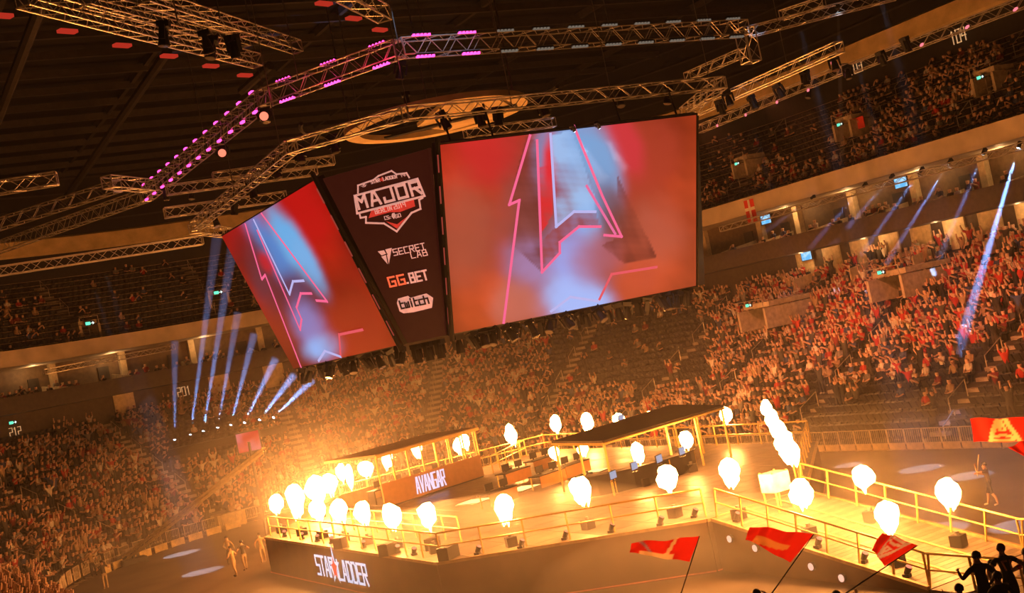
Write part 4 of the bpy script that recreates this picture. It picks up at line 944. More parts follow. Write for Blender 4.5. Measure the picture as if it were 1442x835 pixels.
for x, y, tx, ty, pw in [(40.5, 47, 60, 46, 1), (40.5, 52, 62, 60, 1), (40.5, 58, 62, 74, .8)]:
    spot((x, y, 19.6), (tx, ty, 5), (1, .26, .10), 26000 * pw, .75, .8, .2)
# light pools on the arena floor from lamps in the rig
for x, y, w in [(1297, 660, 1.1), (1365, 670, 1.1), (255, 780, 1.3), (285, 805, 1.3), (1320, 745, 1.2), (1195, 655, .8), (1440, 740, 1.2)]:
    P = atz(x, y, 0); src = P + Vector((-2.5, -1, 19)); spot(src, P, (.55, .66, 1), 60000, 2 * math.atan(w / 19.5), .15, .1)

# ------------------------------------------------------------------ stage
ZS = 2.0
OUT = [(20, 69.8), (20, 46.9), (27.9, 39.6), (32.8, 39.6), (42.3, 49.5), (42.5, 77), (27, 77)]
stage = thing('stage', 'large angular stage platform with dark skirt, railings and deck panels', 'stage', (31, 58, 0))
O = Vector((31, 58, 0))
rel = [(x - 31, y - 58) for x, y in OUT]
MB().prism(rel, 1.72, ZS - .06).build('platform', DARK, stage)
def inpoly(x, y, P):
    c = False
    for (x0, y0), (x1, y1) in zip(P, P[1:] + P[:1]):
        if (y0 > y) != (y1 > y) and x < (x1 - x0) * (y - y0) / (y1 - y0) + x0: c = not c
    return c
DP = [MB().box((0, 0, 0), 1.97, 1.97, .08).mesh('deck_panel', m) for m in (DECKM, mat('deck_ply_worn', (.12, .09, .065), .42, noise=.35, scale=1.2), mat('deck_ply_dark', (.085, .065, .05), .4, noise=.3, scale=1.5))]
def clip_poly(poly, half):                # Sutherland-Hodgman against the stage outline (convex)
    return poly
edgeP = [Vector((*p, 0)) for p in rel]
for x in np.arange(-11, 12, 2.0):
    for y in np.arange(-18.4, 19.5, 2.0):
        cs = [(x + dx, y + dy) for dx, dy in ((-.985, -.985), (.985, -.985), (.985, .985), (-.985, .985))]
        ins = sum(inpoly(*c, rel) for c in cs)
        if ins == 4: add('deck_panel', DP[int(rng.choice(3, p=[.5, .3, .2]))], stage, (x, y, ZS - .02))
        elif ins > 0:
            poly = cs
            for k in range(len(rel)):
                a, b = Vector(rel[k]), Vector(rel[(k + 1) % len(rel)]); nn = Vector((-(b - a).y, (b - a).x)); cen = Vector((0, 0))
                sg_ = 1 if (cen - a).dot(nn) > 0 else -1; out = []
                for i in range(len(poly)):
                    p, q = Vector(poly[i]), Vector(poly[(i + 1) % len(poly)]); dp, dq = (p - a).dot(nn) * sg_, (q - a).dot(nn) * sg_
                    if dp >= 0: out.append(tuple(p))
                    if dp * dq < 0: out.append(tuple(p + (q - p) * (dp / (dp - dq))))
                poly = out
                if len(poly) < 3: break
            if len(poly) >= 3: MB().prism(poly, ZS - .06, ZS + .02).build('deck_panel', DECKM, stage)
TRIM = mat('edge_trim', (.42, .28, .12), .5, .2)
for k in range(len(rel)):
    a, b = Vector((*rel[k], 0)), Vector((*rel[(k + 1) % len(rel)], 0)); d = (b - a).normalized(); n = Vector((d.y, -d.x, 0))
    if n.dot((a + b) / 2) < 0: n = -n
    MB().slab(a, b, b + Vector((0, 0, ZS - .1)), a + Vector((0, 0, ZS - .1)), n * .06).build('skirt', SKIRT, stage)
    MB().slab(a + Vector((0, 0, ZS - .1)), b + Vector((0, 0, ZS - .1)), b + Vector((0, 0, ZS + .02)), a + Vector((0, 0, ZS + .02)), n * .1).build('edge_trim', TRIM, stage)
    MB().tube(a + n * .1 + Vector((0, 0, .06)), b + n * .1 + Vector((0, 0, .06)), .03, 4).build('base_strip', mat('base_strip', (.5, .16, .06), .5, emit=(1, .2, .1), es=.15), stage)
def railing(a, b, z0, z1, label, n=None, h=1.1, gap=1.75, mid=True, lean=Vector((0, 0, 1)), skip=(), group='stage railings', m=RAILM, rr=.042):
    a = Vector((*a, z0)); b = Vector((*b, z1)); L = (b - a).length; t = thing('railing', label, 'railing', a, 0, group); n = n or max(1, round(L / gap)); d = b - a
    for i in range(n + 1): MB().tube(d * (i / n), d * (i / n) + lean * h, rr, 5).build('post', m, t)
    MB().tube(lean * h, d + lean * h, rr, 5).build('top_rail', m, t)
    if mid: MB().tube(lean * h * .53, d + lean * h * .53, rr * .8, 5).build('middle_rail', m, t)
    return t
I = .22
railing((20 + I, 69.5), (20 + I, 47), ZS, ZS, 'yellow railing along the left edge of the stage')
railing((20 + I, 47), (28.1, 39.85), ZS, ZS, 'yellow railing along the diagonal stage front')
railing((32.7, 39.85), (42.1, 49.6), ZS, ZS, 'yellow railing on the right diagonal stage edge beyond the ramp')
railing((42.1, 49.6), (42.2, 76.8), ZS, ZS, 'yellow railing along the far right stage edge', gap=2.0)
railing((42.2, 76.8), (27.2, 76.8), ZS, ZS, 'yellow railing along the far edge behind the glass booth', gap=2.0)
railing((35.4, 71.6), (40.5, 76.4), ZS, ZS, 'yellow inner railing beside the right end of the glass booth', gap=1.4)
railing((22.6, 66), (22.6, 50), ZS, ZS, 'inner yellow railing parallel to the left stage edge', gap=1.6)
# ramp: slopes down towards the near stand, then a flat walkway
ramp = thing('ramp', 'broad plank ramp running down from the stage to the near right', 'ramp', (28.1, 39.6, 0))
RW = 4.6; RL = 10.4; R2 = 13.0
MB().slab((0, 0, 0), (RW, 0, 0), (RW, 0, ZS - .06), (0, 0, ZS - .06), (0, .05, 0)).build('end_wall', SKIRT, ramp)
for sx in (0, RW):
    mb = MB(); k0 = [(sx, 0, 0), (sx, 0, ZS - .08), (sx, -RL, .1), (sx, -RL, 0)]; mb.slab(*k0, (.05 if sx == 0 else -.05, 0, 0)); mb.build('side_skirt', SKIRT, ramp)
    MB().slab((sx - .06, 0, ZS - .1), (sx + .06, 0, ZS - .1), (sx + .06, -RL, .1), (sx - .06, -RL, .1), (0, 0, .12)).build('edge_trim', TRIM, ramp)
npl = 40; PLK = {}
for i in range(npl):
    y0, y1 = -RL * i / npl, -RL * (i + 1) / npl; z0, z1 = ZS + (.1 - ZS) * i / npl, ZS + (.1 - ZS) * (i + 1) / npl
    if not PLK: PLK['m'] = [MB().slab((.08, 0, 0), (RW - .08, 0, 0), (RW - .08, y1 - y0 + .02, z1 - z0), (.08, y1 - y0 + .02, z1 - z0), (0, 0, .045)).mesh('plank', m) for m in (DECKR, mat('ramp_ply_pale', (.21, .165, .115), .5, noise=.2))]
    add('plank', PLK['m'][i % 2], ramp, (0, y0, z0 - .03))
for i in range(16): add('walkway_board', MB().box((RW / 2, 0, .05), RW - .1, .78, .1).mesh('walkway_board', DECKR) if i == 0 else bpy.data.objects['walkway_board'].data, ramp, (0, -RL - .41 - i * .81, 0))
for f in (.33, .66):
    MB().slab((RW * f - .05, -.1, ZS + .03), (RW * f + .05, -.1, ZS + .03), (RW * f + .05, -RL, .13), (RW * f - .05, -RL, .13), (0, 0, .015)).build('painted_line', mat('line_yellow', (.6, .42, .14), .6), ramp)
ln = Vector((0, -.19, 1)).normalized()
railing((28.25, 39.4), (28.25, 29.3), ZS, .1, 'yellow railing on the near side of the ramp', gap=1.45, lean=ln, group='ramp railings')
railing((32.5, 39.4), (32.5, 29.3), ZS, .1, 'yellow railing on the far side of the ramp', gap=1.45, lean=ln, group='ramp railings')
railing((28.25, 29.3), (28.25, 18.5), .1, .1, 'railing on the near side of the flat walkway behind the fans', gap=1.8, group='ramp railings')
railing((32.5, 29.3), (32.5, 17.5), .1, .1, 'railing on the far side of the flat walkway', gap=1.8, group='ramp railings')
# flame projectors under the flames: black boxes
PB = MB().box((0, 0, .2), .42, .42, .4).mesh('case', BLACK); PT = MB().tube((0, 0, .4), (0, 0, .52), .08, 8).mesh('nozzle', GREYM)
def projector(x, y, z, lab):
    t = thing('flame_projector', lab, 'projector', (x, y, z), random.uniform(-.4, .4), 'flame projectors'); add('case', PB, t); add('nozzle', PT, t)
def deck_z(x, y):
    if y > 39.6: return ZS if inpoly(x, y, OUT) else .0
    return max(.1, ZS + (.1 - ZS) * (39.6 - y) / RL) if 28 < x < 32.8 else 0
for k, (P, w, h, lab, g) in enumerate(FLAMES):
    x, y = P.x, P.y
    projector(x, y, deck_z(x, y) + .0, 'projector box below the ' + lab.replace('large ', '').replace('round ', '').replace('small ', '').replace(' from the bright cluster', '').replace(' towards the ramp', '').replace(' down from the stage', ' down'))
# small red lamps along the edges
lamp_small = None
def edge_lamp(x, y, z, lab, face):
    global lamp_small
    t = thing('edge_lamp', lab, 'lamp', (x, y, z), face, 'red edge lamps')
    t.scale = (.72, .72, .72)
    MB().box((0, 0, .08), .3, .3, .16).build('base', BLACK, t); MB().tube((0, 0, .16), (0, -.18, .46), .13, 10, .16).build('head', BLACK, t); MB().tube((0, -.18, .46), (0, -.195, .485), .13, 10).build('lens', REDL, t)
for i, (x, y) in enumerate([(672, 778), (733, 769), (795, 757), (860, 747), (929, 737), (977, 726)]):
    P = atz(x, y, 2.1); edge_lamp(P.x, P.y, ZS, 'small red lensed lamp on the diagonal stage front, %s from its left end' % ORD[i], .7)
for i, (x, y) in enumerate([(400, 752), (425, 757), (447, 763), (467, 765), (512, 771), (560, 778), (584, 784)]):
    P = ata(x, y, 20.35); edge_lamp(P.x, P.y, ZS, 'small lamp on the left stage edge, %s from its far corner' % ORD[i], 0)
for i, (x, y) in enumerate([(1037, 732), (1151, 768), (1216, 790), (1278, 814)]):
    P = ata(x, y, 28.45); edge_lamp(28.45, P.y, deck_z(28.45, P.y), 'small red lensed lamp on the near ramp edge, %s going down' % ORD[i], .3)
for i, (x, y) in enumerate([(1030, 758), (1066, 771), (1145, 797), (1188, 813)]):
    P = ata(x, y, 28.02); t = thing('skirt_disc', 'round pale glowing disc on the ramp skirt, %s from the stage corner' % ORD[i], 'lamp', (28.02, P.y, P.z), 0, 'round glowing discs on the ramp skirt')
    MB().tube((0, 0, 0), (-.1, 0, 0), .16, 12).build('rim', BLACK, t); MB().tube((-.1, 0, 0), (-.12, 0, 0), .13, 12).build('lens', emis('lens_pink', (1, .5, .38), 1.1), t)  # dark rim with a pale pink disc that glows
for i, (x, y, sx) in enumerate([(547, 777, .8), (632, 782, .9), (610, 770, .5), (480, 768, .5)]):
    P = atz(x, y, 2.15); o = MB().box((0, 0, 0), sx, .5, .5, Matrix.Rotation(.6, 3, 'Z')).box((0, 0, .26), sx * .8, .3, .03, Matrix.Rotation(.6, 3, 'Z')).build('equipment_case', BLACK); o.location = (P.x, P.y, ZS + .28); tag(o, 'black equipment case on the front stage edge, %s' % ORD[i], 'case', 'black cases on the stage edge')
# name on the skirt
LEDN = emis('lettering_cold', (.62, .74, 1), 1.25); LEDR2 = emis('star_red', (1, .06, .03), 1.1)
X0 = 19.9
A = ata(449, 826 - 11, X0); B = ata(522, 829, X0); yA, yB = A.y, B.y
t = thing('skirt_sign', 'glowing pale letters with a red star on the left stage skirt', 'sign', (X0, yA, 1.0)); wd = yA - yB
def skirt_word(txt, f0, f1, h, zc):
    mb = MB(); w0 = word_width(txt, h, .7) - .7 * h / 4; word(mb, txt, (0, -wd * f0, zc), Vector((0, -1, 0)), Vector((0, 0, 1)), h, .7, .5, .02, wd * (f1 - f0) / w0); return mb.build('lettering', LEDN, t)
skirt_word('STAR', .02, .37, .92, -.45); skirt_word('LADDER', .46, .99, .92, -.5)
def star(mb, r0, r1, cy, cz, d):
    k = len(mb.v); pts = [(r0 if i % 2 == 0 else r1, math.pi / 2 + i * math.pi / 5) for i in range(10)]
    mb.v += [(-d, cy - math.cos(a) * r * .8, cz + math.sin(a) * r * (1.25 if i == 0 else 1)) for i, (r, a) in enumerate(pts)] + [(-d, cy, cz)]
    mb.f += [(k + i, k + (i + 1) % 10, k + 10) for i in range(10)]
mb = MB(); star(mb, .95, .36, -wd * .405, .05, .04); mb.build('star_edge', LEDN, t); mb = MB(); star(mb, .52, .3, -wd * .405, .0, .06); mb.build('star', LEDR2, t)
# booth with the name panel
bA, bB = Vector((26.6, 68.2, ZS)), Vector((34.4, 71.0, ZS)); bd = (bB - bA).normalized(); bn = Vector((bd.y, -bd.x, 0)); bL = (bB - bA).length
t = thing('team_booth', 'long glass booth on the stage with a lit name on its orange front panel', 'booth', bA); M_ = Matrix.Rotation(math.atan2(bd.y, bd.x), 4, 'Z'); t.rotation_euler = (0, 0, math.atan2(bd.y, bd.x))
PANO = mat('panel_orange_brown', (.36, .17, .06), .6, noise=.1)
MB().box((bL / 2, 0, .75), bL, .12, 1.3).build('name_panel', PANO, t); MB().box((bL / 2, 2.0, .06), bL, 4.0, .3).build('floor_slab', DARK, t)
MB().box((bL / 2, 2.1, 3.05), bL + .3, 4.6, .14).build('roof', mat('booth_roof', (.28, .17, .09), .7), t)
MB().box((bL / 2, -.2, 2.98), bL + .3, .1, .16).build('roof_edge', RAILM, t)
for i in range(8): MB().box((bL * i / 7, 0, 2.2), .07, .07, 1.6).build('mullion', RAILM, t)
for i in range(7): MB().box((bL * (i + .5) / 7, .02, 2.2), bL / 7 - .1, .02, 1.55).build('glass_pane', GLASS, t)
for i in range(4): MB().box((bL, 1.2 * i + .2, 1.6), .07, .07, 2.8).build('mullion', RAILM, t)
MB().box((bL / 2, 3.9, .55), bL, .06, .9).build('back_parapet', mat('booth_back', (.26, .16, .08), .7), t)
mb = MB(); word(mb, 'AVANGAR', (bL * .31, -.08, .3), Vector((1, 0, 0)), Vector((0, 0, 1)), .9, .8, .42, .0, .56); mb.build('lettering', emis('lettering_lilac', (.80, .72, 1), 1.1), t)
for i in range(5):
    dk = thing('booth_desk', 'small desk behind the booth glass, %s from the left' % ORD[i], 'desk', bA + bd * (.9 + i * 1.6) - bn * 1.3, math.atan2(bd.y, bd.x), 'desks in the booth')
    MB().box((0, 0, 1.0), 1.3, .7, .06).build('desk_top', BLACK, dk); MB().box((-.6, 0, .6), .06, .6, .8).build('leg', BLACK, dk); MB().box((.6, 0, .6), .06, .6, .8).build('leg', BLACK, dk)
    mo = thing('monitor', 'thin monitor on the booth desk, %s from the left' % ORD[i], 'monitor', bA + bd * (.9 + i * 1.6) - bn * 1.3 + Vector((0, 0, 1.03)), math.atan2(bd.y, bd.x), 'monitors in the booth')
    MB().box((0, 0, .3), .6, .05, .36).build('screen', BLACK, mo); MB().box((0, 0, .06), .06, .06, .12).box((0, 0, .01), .25, .18, .02).build('stand', BLACK, mo)
# canopy with desk
cA, cB, cC, cD = Vector((31.2, 56, 4.5)), Vector((30.7, 50.4, 4.5)), Vector((39.3, 52.3, 4.5)), Vector((41.1, 59.4, 4.5))
t = thing('canopy', 'flat dark canopy roof on thin posts over the host desk', 'canopy', cB - Vector((0, 0, 2.5))); o_c = cB - Vector((0, 0, 2.5))
MB().slab(cA - o_c, cB - o_c, cC - o_c, cD - o_c, (0, 0, .12)).build('roof', mat('canopy_dark', (.05, .03, .018), .7, noise=.3), t)
for a, b in ((cA, cB), (cB, cC), (cC, cD), (cD, cA)): MB().tube(a - o_c - Vector((0, 0, .04)), b - o_c - Vector((0, 0, .04)), .07, 5).build('edge_beam', RAILM, t)
for p in (cA, cB, cC, cD, (cB + cC) / 2, cB + (cC - cB) * .75, (cC + cD) / 2, (cA + cB) / 2): 
    q = p + ((cA + cC) / 2 - p) * .03 - o_c; MB().tube((q.x, q.y, 0), (q.x, q.y, 2.46), .06, 6).build('post', RAILM, t)
# host desk: curved dark counter
t = thing('host_desk', 'dark curved counter with yellow stand frames under the canopy', 'desk', (33.4, 52.6, ZS))
mb = MB(); mtop = MB(); cpt = [(math.cos(a) * 2.6 * 1.35, math.sin(a) * 2.0) for a in np.linspace(math.pi * 1.02, math.pi * 1.95, 11)]
for (x0, y0), (x1, y1) in zip(cpt, cpt[1:]):
    mb.slab((x0, y0, .05), (x1, y1, .05), (x1, y1, .95), (x0, y0, .95), (-x0 * .03, -y0 * .03, 0)); mtop.slab((x0 * 1.05, y0 * 1.05, .95), (x1 * 1.05, y1 * 1.05, .95), (x1 * .72, y1 * .68, .95), (x0 * .72, y0 * .68, .95), (0, 0, .06))
mb.build('front', BLACK, t); mtop.build('counter_top', DARK, t)
for i in (0, 3, 6, 10): MB().tube((cpt[i][0] * 1.02, cpt[i][1] * 1.02, 0), (cpt[i][0] * 1.02, cpt[i][1] * 1.02, .97), .03, 5).build('frame_post', RAILM, t)
MONB = emis('monitor_cold', (.45, .55, .8), .7)
for i, (x, y) in enumerate([(863, 671), (893, 658), (928, 648), (960, 637), (881, 621)]):
    P = atz(x, y, 3.2); mo = thing('monitor', 'cold lit monitor on the curved counter, %s from the left' % ORD[i], 'monitor', (P.x, P.y, ZS + .99 if i < 4 else ZS + 2.2), .5, 'monitors on the counter')
    MB().box((0, 0, .28), .62, .05, .38).build('case', BLACK, mo); MB().box((0, -.03, .28), .56, .015, .32).build('screen_face', MONB, mo); MB().box((0, 0, .05), .06, .06, .1).box((0, 0, .01), .26, .2, .02).build('foot', BLACK, mo)
# player tables on the open stage and light boxes in the deck
WARMP = emis('deck_light', (1, .50, .15), 3.2)
for i, (x, y, sx, sy) in enumerate([(735, 690, 1.6, 1.3), (798, 673, 1.2, 1.2), (838, 665, .9, 1.2), (668, 708, 1.2, 1.4), ]):
    P = atz(x, y, ZS); 
    if i == 4: P = Vector((29.6, 37.6, deck_z(30, 37.6)))
    t = thing('floor_light', 'bright square light panel in the stage floor, %s' % ['left of the player tables', 'under the canopy edge', 'beside the canopy post', 'in front of the name panel', 'at the head of the ramp'][i], 'light panel', P + Vector((0, 0, .035 if i < 4 else .06)), .4, 'light panels in the stage floor')
    MB().box((0, 0, .02), sx + .12, sy + .12, .05).build('rim', GREYM, t); MB().box((0, 0, .05), sx, sy, .02).build('panel', WARMP, t)
for i, (x, y) in enumerate([(722, 662), (770, 665), (760, 645), (700, 690), (805, 652)]):
    P = atz(x, y, ZS + .75); t = thing('player_table', 'low dark table with orange front on the open stage, %s' % ORD[i], 'table', (P.x, P.y, ZS), .35, 'tables on the open stage')
    MB().box((0, 0, .72), 2.2, .8, .06).build('table_top', DARK, t); MB().box((0, -.38, .4), 2.1, .04, .6).build('front', PANO, t)
    for sx in (-1, 1): MB().box((sx, .3, .35), .06, .06, .7).build('leg', RAILM, t)
    for j in range(2):
        mo = thing('monitor', 'dark monitor on the stage table, %s table, %s' % (ORD[i], 'left' if j == 0 else 'right'), 'monitor', Vector((P.x, P.y, ZS + .75)) + Vector((math.cos(.35), math.sin(.35), 0)) * (-.55 + 1.1 * j), .35 + math.pi, 'monitors on the stage tables')
        MB().box((0, 0, .28), .58, .05, .36).build('case', BLACK, mo); MB().box((0, 0, .05), .06, .06, .1).box((0, 0, .01), .26, .2, .02).build('foot', BLACK, mo)
P = atz(713, 655, ZS + .9); t = thing('stage_stool', 'pale round drum with a white top standing on the open stage', 'stool', (P.x, P.y, ZS)); MB().tube((0, 0, 0), (0, 0, .75), .3, 12).build('body', DARK, t); MB().tube((0, 0, .75), (0, 0, .85), .36, 12).build('top', WHITE, t)
# white fixture at the head of the ramp where the flame column stands
P = atz(1102, 672, ZS + .1); t = thing('flame_tower', 'white framed box at the head of the ramp under the flame column', 'stand', (30.4, 38.3, deck_z(30.4, 38.3)))
for sx in (-.35, .35):
    for sy in (-.35, .35): MB().tube((sx, sy, 0), (sx, sy, 1.5), .04, 5).build('post', RAILM, t)
MB().box((0, 0, 1.1), .8, .8, .7).build('white_box', WHITE, t)
# ------------------------------------------------------------------ barriers before the right lower stand
def barrier_proto():
    t = thing('crowd_barrier', 'steel crowd barrier', 'barrier'); m = mat('barrier_steel', (.50, .40, .28), .4, .5)
    mb = MB(); mb.path([(0, -.6, .35), (0, -.6, 1.15), (0, .6, 1.15), (0, .6, .35), (0, -.6, .35)], .03, 5); mb.build('frame', m, t)
    for i in range(7): MB().tube((0, -.45 + .15 * i, .35), (0, -.45 + .15 * i, 1.15), .014, 4).build('bar', m, t)
    MB().box((-.02, 0, .22), .05, 1.16, .38).build('kick_panel', mat('kick_panel', (.52, .36, .18), .6), t)
    for s in (-.5, .5): MB().box((.15, s, .03), .6, .07, .05).build('foot', m, t)
    return t
bp = barrier_proto(); ys = np.arange(41.4, 77, 1.27)
for i, y in enumerate(ys):
    b_ = bp if i == 0 else dup(bp); b_.location = (49.55, y, 0); b_['label'] = 'steel crowd barrier with pale kick panel before the right stand, %s from right' % ORD[i]; b_['group'] = 'crowd barriers at the right stand'
bp2 = None
for i, a in enumerate(np.arange(8, 178, 5.0)):
    if bp2 is None:
        bp2 = dup(bp)
        for ch in list(bp2.children):
            if ch.name.startswith('kick'): bpy.data.objects.remove(ch)
        bp2.location = (CX + 19.6, CY, 0); bp2['label'] = 'plain steel crowd barrier where the right row turns into the bend'
    a = math.radians(a); b_ = dup(bp2, (CX + 19.6 * math.cos(a), CY + 19.6 * math.sin(a), 0), (0, 0, a), 'steel crowd barrier on the curved far side, %s from the right' % ORD[min(i, 35)], 'crowd barriers on the curved far side')
t = thing('blue_lit_handrail', 'double sloped handrail lit blue behind the barriers', 'handrail', ata(1328, 600, 50.6)); mb = MB()
Q = ata(1343, 577, 52.4) - Vector(t.location)
MB().tube((0, 0, 0), Q, .035, 5).build('top_rail', WHITE, t); MB().tube((0, 0, -.4), Q - Vector((0, 0, .4)), .035, 5).build('lower_rail', WHITE, t); MB().tube(Q, Q - Vector((0, 0, 1.3)), .035, 5).build('post', WHITE, t); MB().tube((0, 0, 0), (0, 0, -.7), .035, 5).build('post', WHITE, t)
spot(Vector(t.location) + Vector((-8, -3, 9)), Vector(t.location) + Q * .5, (.2, .4, 1), 5000, .16, .4, .05)
# ------------------------------------------------------------------ camera crane, side screen, lamp platform, floor cases
P0 = atD(176, 787, 88); P1 = atD(372, 633, 80); t = thing('camera_crane', 'long camera crane boom rising towards the red side screen', 'crane', (P0.x, P0.y, 0)); b0 = Vector(t.location); d = P1 - P0
nC = d.cross(Vector((0, 0, 1))).normalized()
for s1, s2 in ((-.16, -.16), (.16, -.16), (.16, .16), (-.16, .16)):
    off = nC * s1 + Vector((0, 0, s2)); MB().tube(P0 - b0 + off, P1 - b0 + off * .6, .075, 5).build('boom_rail', mat('crane_steel', (.55, .42, .2), .4, .4), t)
mb = MB()
for i in range(30):
    a = P0 - b0 + d * (i / 30); b = P0 - b0 + d * ((i + 1) / 30); mb.tube(a + Vector((0, 0, -.16)), b + Vector((0, 0, .16)), .025, 4)
o = mb.build('boom_lacing', MATS['crane_steel'], t); o['kind'] = 'stuff'
MB().box(P0 - b0 - d.normalized() * .4, .7, .7, .7).build('counterweight', BLACK, t); pv = P0 - b0 + d * .06
MB().tube((pv.x, pv.y, .4), pv, .12, 8).build('column', BLACK, t); MB().box((pv.x, pv.y, .3), 1.6, 1.2, .3).build('dolly', BLACK, t)
for sx in (-.7, .7):
    for sy in (-.5, .5): MB().tube((pv.x + sx, pv.y + sy - .06, .17), (pv.x + sx, pv.y + sy + .06, .17), .17, 10).build('wheel', BLACK, t)
MB().tube(P1 - b0, P1 - b0 - Vector((0, 0, .9)), .05, 5).build('remote_head', BLACK, t); MB().box(P1 - b0 - Vector((0, 0, 1.0)), .35, .5, .35).build('camera', BLACK, t)
P = atD(350, 622, 86); n = (EYE - P); n.z = 0; n.normalize(); ex = Vector((0, 0, 1)).cross(n); t = thing('side_screen', 'small glowing red screen on a stand beyond the camera crane', 'screen', (P.x, P.y, 0))
q = Vector((0, 0, P.z)); w = .85; MB().slab(q - ex * w - Vector((0, 0, w * .9)), q + ex * w - Vector((0, 0, w * .9)), q + ex * w + Vector((0, 0, w * .9)), q - ex * w + Vector((0, 0, w * .9)), -n * .15).build('case', BLACK, t)
w = .75; MB().slab(q + n * .01 - ex * w - Vector((0, 0, w * .85)), q + n * .01 + ex * w - Vector((0, 0, w * .85)), q + n * .01 + ex * w + Vector((0, 0, w * .85)), q + n * .01 - ex * w + Vector((0, 0, w * .85)), n * .02).build('screen_face', emis('side_red', (1, .03, .04), .55, (1, .22, .28), 1.2), t)
MB().tube((0, 0, 0), q, .1, 6).build('stand', BLACK, t)
pts = [atD(x, y, 95.5) for x, y in ((236, 634), (395, 600))]; a, b = pts; o = MB().slab(a, b, b - VF * -2.5, a - VF * -2.5, (0, 0, -.5)).build('lamp_platform', BLACK); tag(o, 'dark platform in the left stand carrying the blue beam lamps', 'platform')
P = atD(335, 668 + 62, 84); t = thing('pale_case', 'pale flat case on the floor left of the stage corner', 'case', atz(327, 742, 0)); MB().box((0, 0, .55), 2.2, .9, 1.0).build('body', mat('pale_case', (.55, .42, .2), .6), t); MB().box((0, 0, 1.08), 2.26, .96, .08).build('lid', mat('pale_case_lid', (.6, .47, .25), .6), t)
for i in range(9):
    a = math.radians(104 + i * 5.2); t = thing('floor_board', 'small pale board standing along the curved floor edge, %s from the centre' % ORD[i], 'board', (CX + 18.6 * math.cos(a), CY + 18.6 * math.sin(a), 0), a, 'pale boards on the curved floor edge'); MB().box((0, 0, .28), .06, 1.3, .5).build('board', mat('board_pale', (.6, .45, .2), .6), t); MB().box((.12, 0, .03), .3, .9, .06).build('foot', BLACK, t)

# ------------------------------------------------------------------ flags and people in the front
FLAGM = attrmat('flag_cloth'); _nt = FLAGM.node_tree; _tr = _nt.nodes.new('ShaderNodeBsdfTranslucent'); _mx = _nt.nodes.new('ShaderNodeMixShader'); _mx.inputs[0].default_value = .6
_nt.links.new(_nt.nodes['Attribute'].outputs['Color'], _tr.inputs['Color']); _nt.links.new(_nt.nodes['Principled BSDF'].outputs[0], _mx.inputs[1]); _nt.links.new(_tr.outputs[0], _mx.inputs[2]); _nt.links.new(_mx.outputs[0], _nt.nodes['Material Output'].inputs['Surface'])
def flag(corners, D, paintf, label, pole=None, amp=.09, nx=36, ny=18, skew=.0, waves=2.3, D2=None, seed=0):
    """corners in photo order: hoist top, fly top, fly bottom, hoist bottom; hoist at depth D, fly end at depth D2"""
    D2 = D2 or D
    c = [atD(*corners[0], D), atD(*corners[1], D2), atD(*corners[2], D2), atD(*corners[3], D)]
    o = c[0]; t = thing('flag', label, 'flag', o, 0, 'waved flags'); mb = MB(); cols = []
    nrm = (c[1] - c[0]).cross(c[3] - c[0]).normalized()
    for j in range(ny + 1):
        for i in range(nx + 1):
            u, v = i / nx, j / ny; p = (c[0] * (1 - u) + c[1] * u) * (1 - v) + (c[3] * (1 - u) + c[2] * u) * v
            wv = amp * u ** .6 * (math.sin(u * 6.28 * waves + v * 2.1 + seed) + .4 * math.sin(u * 17 - v * 5 + seed)); sag = .05 * math.sin(u * math.pi) * (.5 - v) * amp * 10
            mb.v.append(tuple(p - o + nrm * wv + Vector((0, 0, .04 * math.sin(u * 9 + seed) * u)) )); cols.append(paintf(u, v) + (1,))
    for j in range(ny):
        for i in range(nx): k = j * (nx + 1) + i; mb.f.append((k, k + 1, k + nx + 2, k + nx + 1))
    me = mb.mesh('cloth', FLAGM); a = me.attributes.new('Col', 'FLOAT_COLOR', 'POINT'); a.data.foreach_set('color', np.array(cols, np.float32).ravel())
    me.polygons.foreach_set('use_smooth', np.ones(len(me.polygons), bool)); ob = add('cloth', me, t)
    if pole:
        A, B = atD(*pole[0], pole[2]), atD(*pole[1], D); MB().tube(A - o, B - o, .018, 6, .012).build('pole', mat('pole_grey', (.12, .09, .07), .5, .3), t)
    return t
REDC, CRM = (.72, .03, .02), (.85, .6, .35)
def seg_d(u, v, a, b):
    px_, py_ = u - a[0], v - a[1]; dx, dy = b[0] - a[0], b[1] - a[1]; k = max(0, min(1, (px_ * dx + py_ * dy) / (dx * dx + dy * dy))); return math.hypot(px_ - k * dx, py_ - k * dy)
def logoA(u, v, s=1.0, col=CRM):         # a letter A mark on red: u along the fly, v down
    x, y = (u - .5) * 2.0 * s, v
    for a, b, w in (((-.42, 1.0), (-.12, .05), .075), ((.12, .05), (.55, 1.0), .085), ((-.02, .1), (-.10, .5), .05), ((-.02, .1), (.1, .5), .05), ((-.10, .5), (.1, .5), .04), ((-.30, .78), (0, .68), .06), ((0, .68), (.34, .80), .06), ((-.38, .9), (.36, .92), .06)):
        if seg_d(x, y, a, b) < w: return col
    return REDC
flag([(985, 755), (889, 765), (887, 779), (971, 791)], 33, lambda u, v: CRM if (v > .74 and .3 < u < .86) or abs(u - .34 - .1 * v) < .035 else ((.45, .3, .45) if abs(u - .62 - .25 * (1 - v)) < .03 and v < .8 else REDC), 'red flag with cream strokes waved in front of the stage corner', ((957, 842), (985, 755), 31.5), .1, seed=.4)
flag([(1146, 752), (1056, 741), (1050, 759), (1113, 792)], 31, lambda u, v: (.72, .30, .09) if v > .55 and .2 < u < .85 and (v - .55) < .5 * (u - .15) + .12 else REDC, 'plain red rippling flag waved before the ramp head', ((1080, 845), (1146, 752), 29.5), .1, seed=1.3)
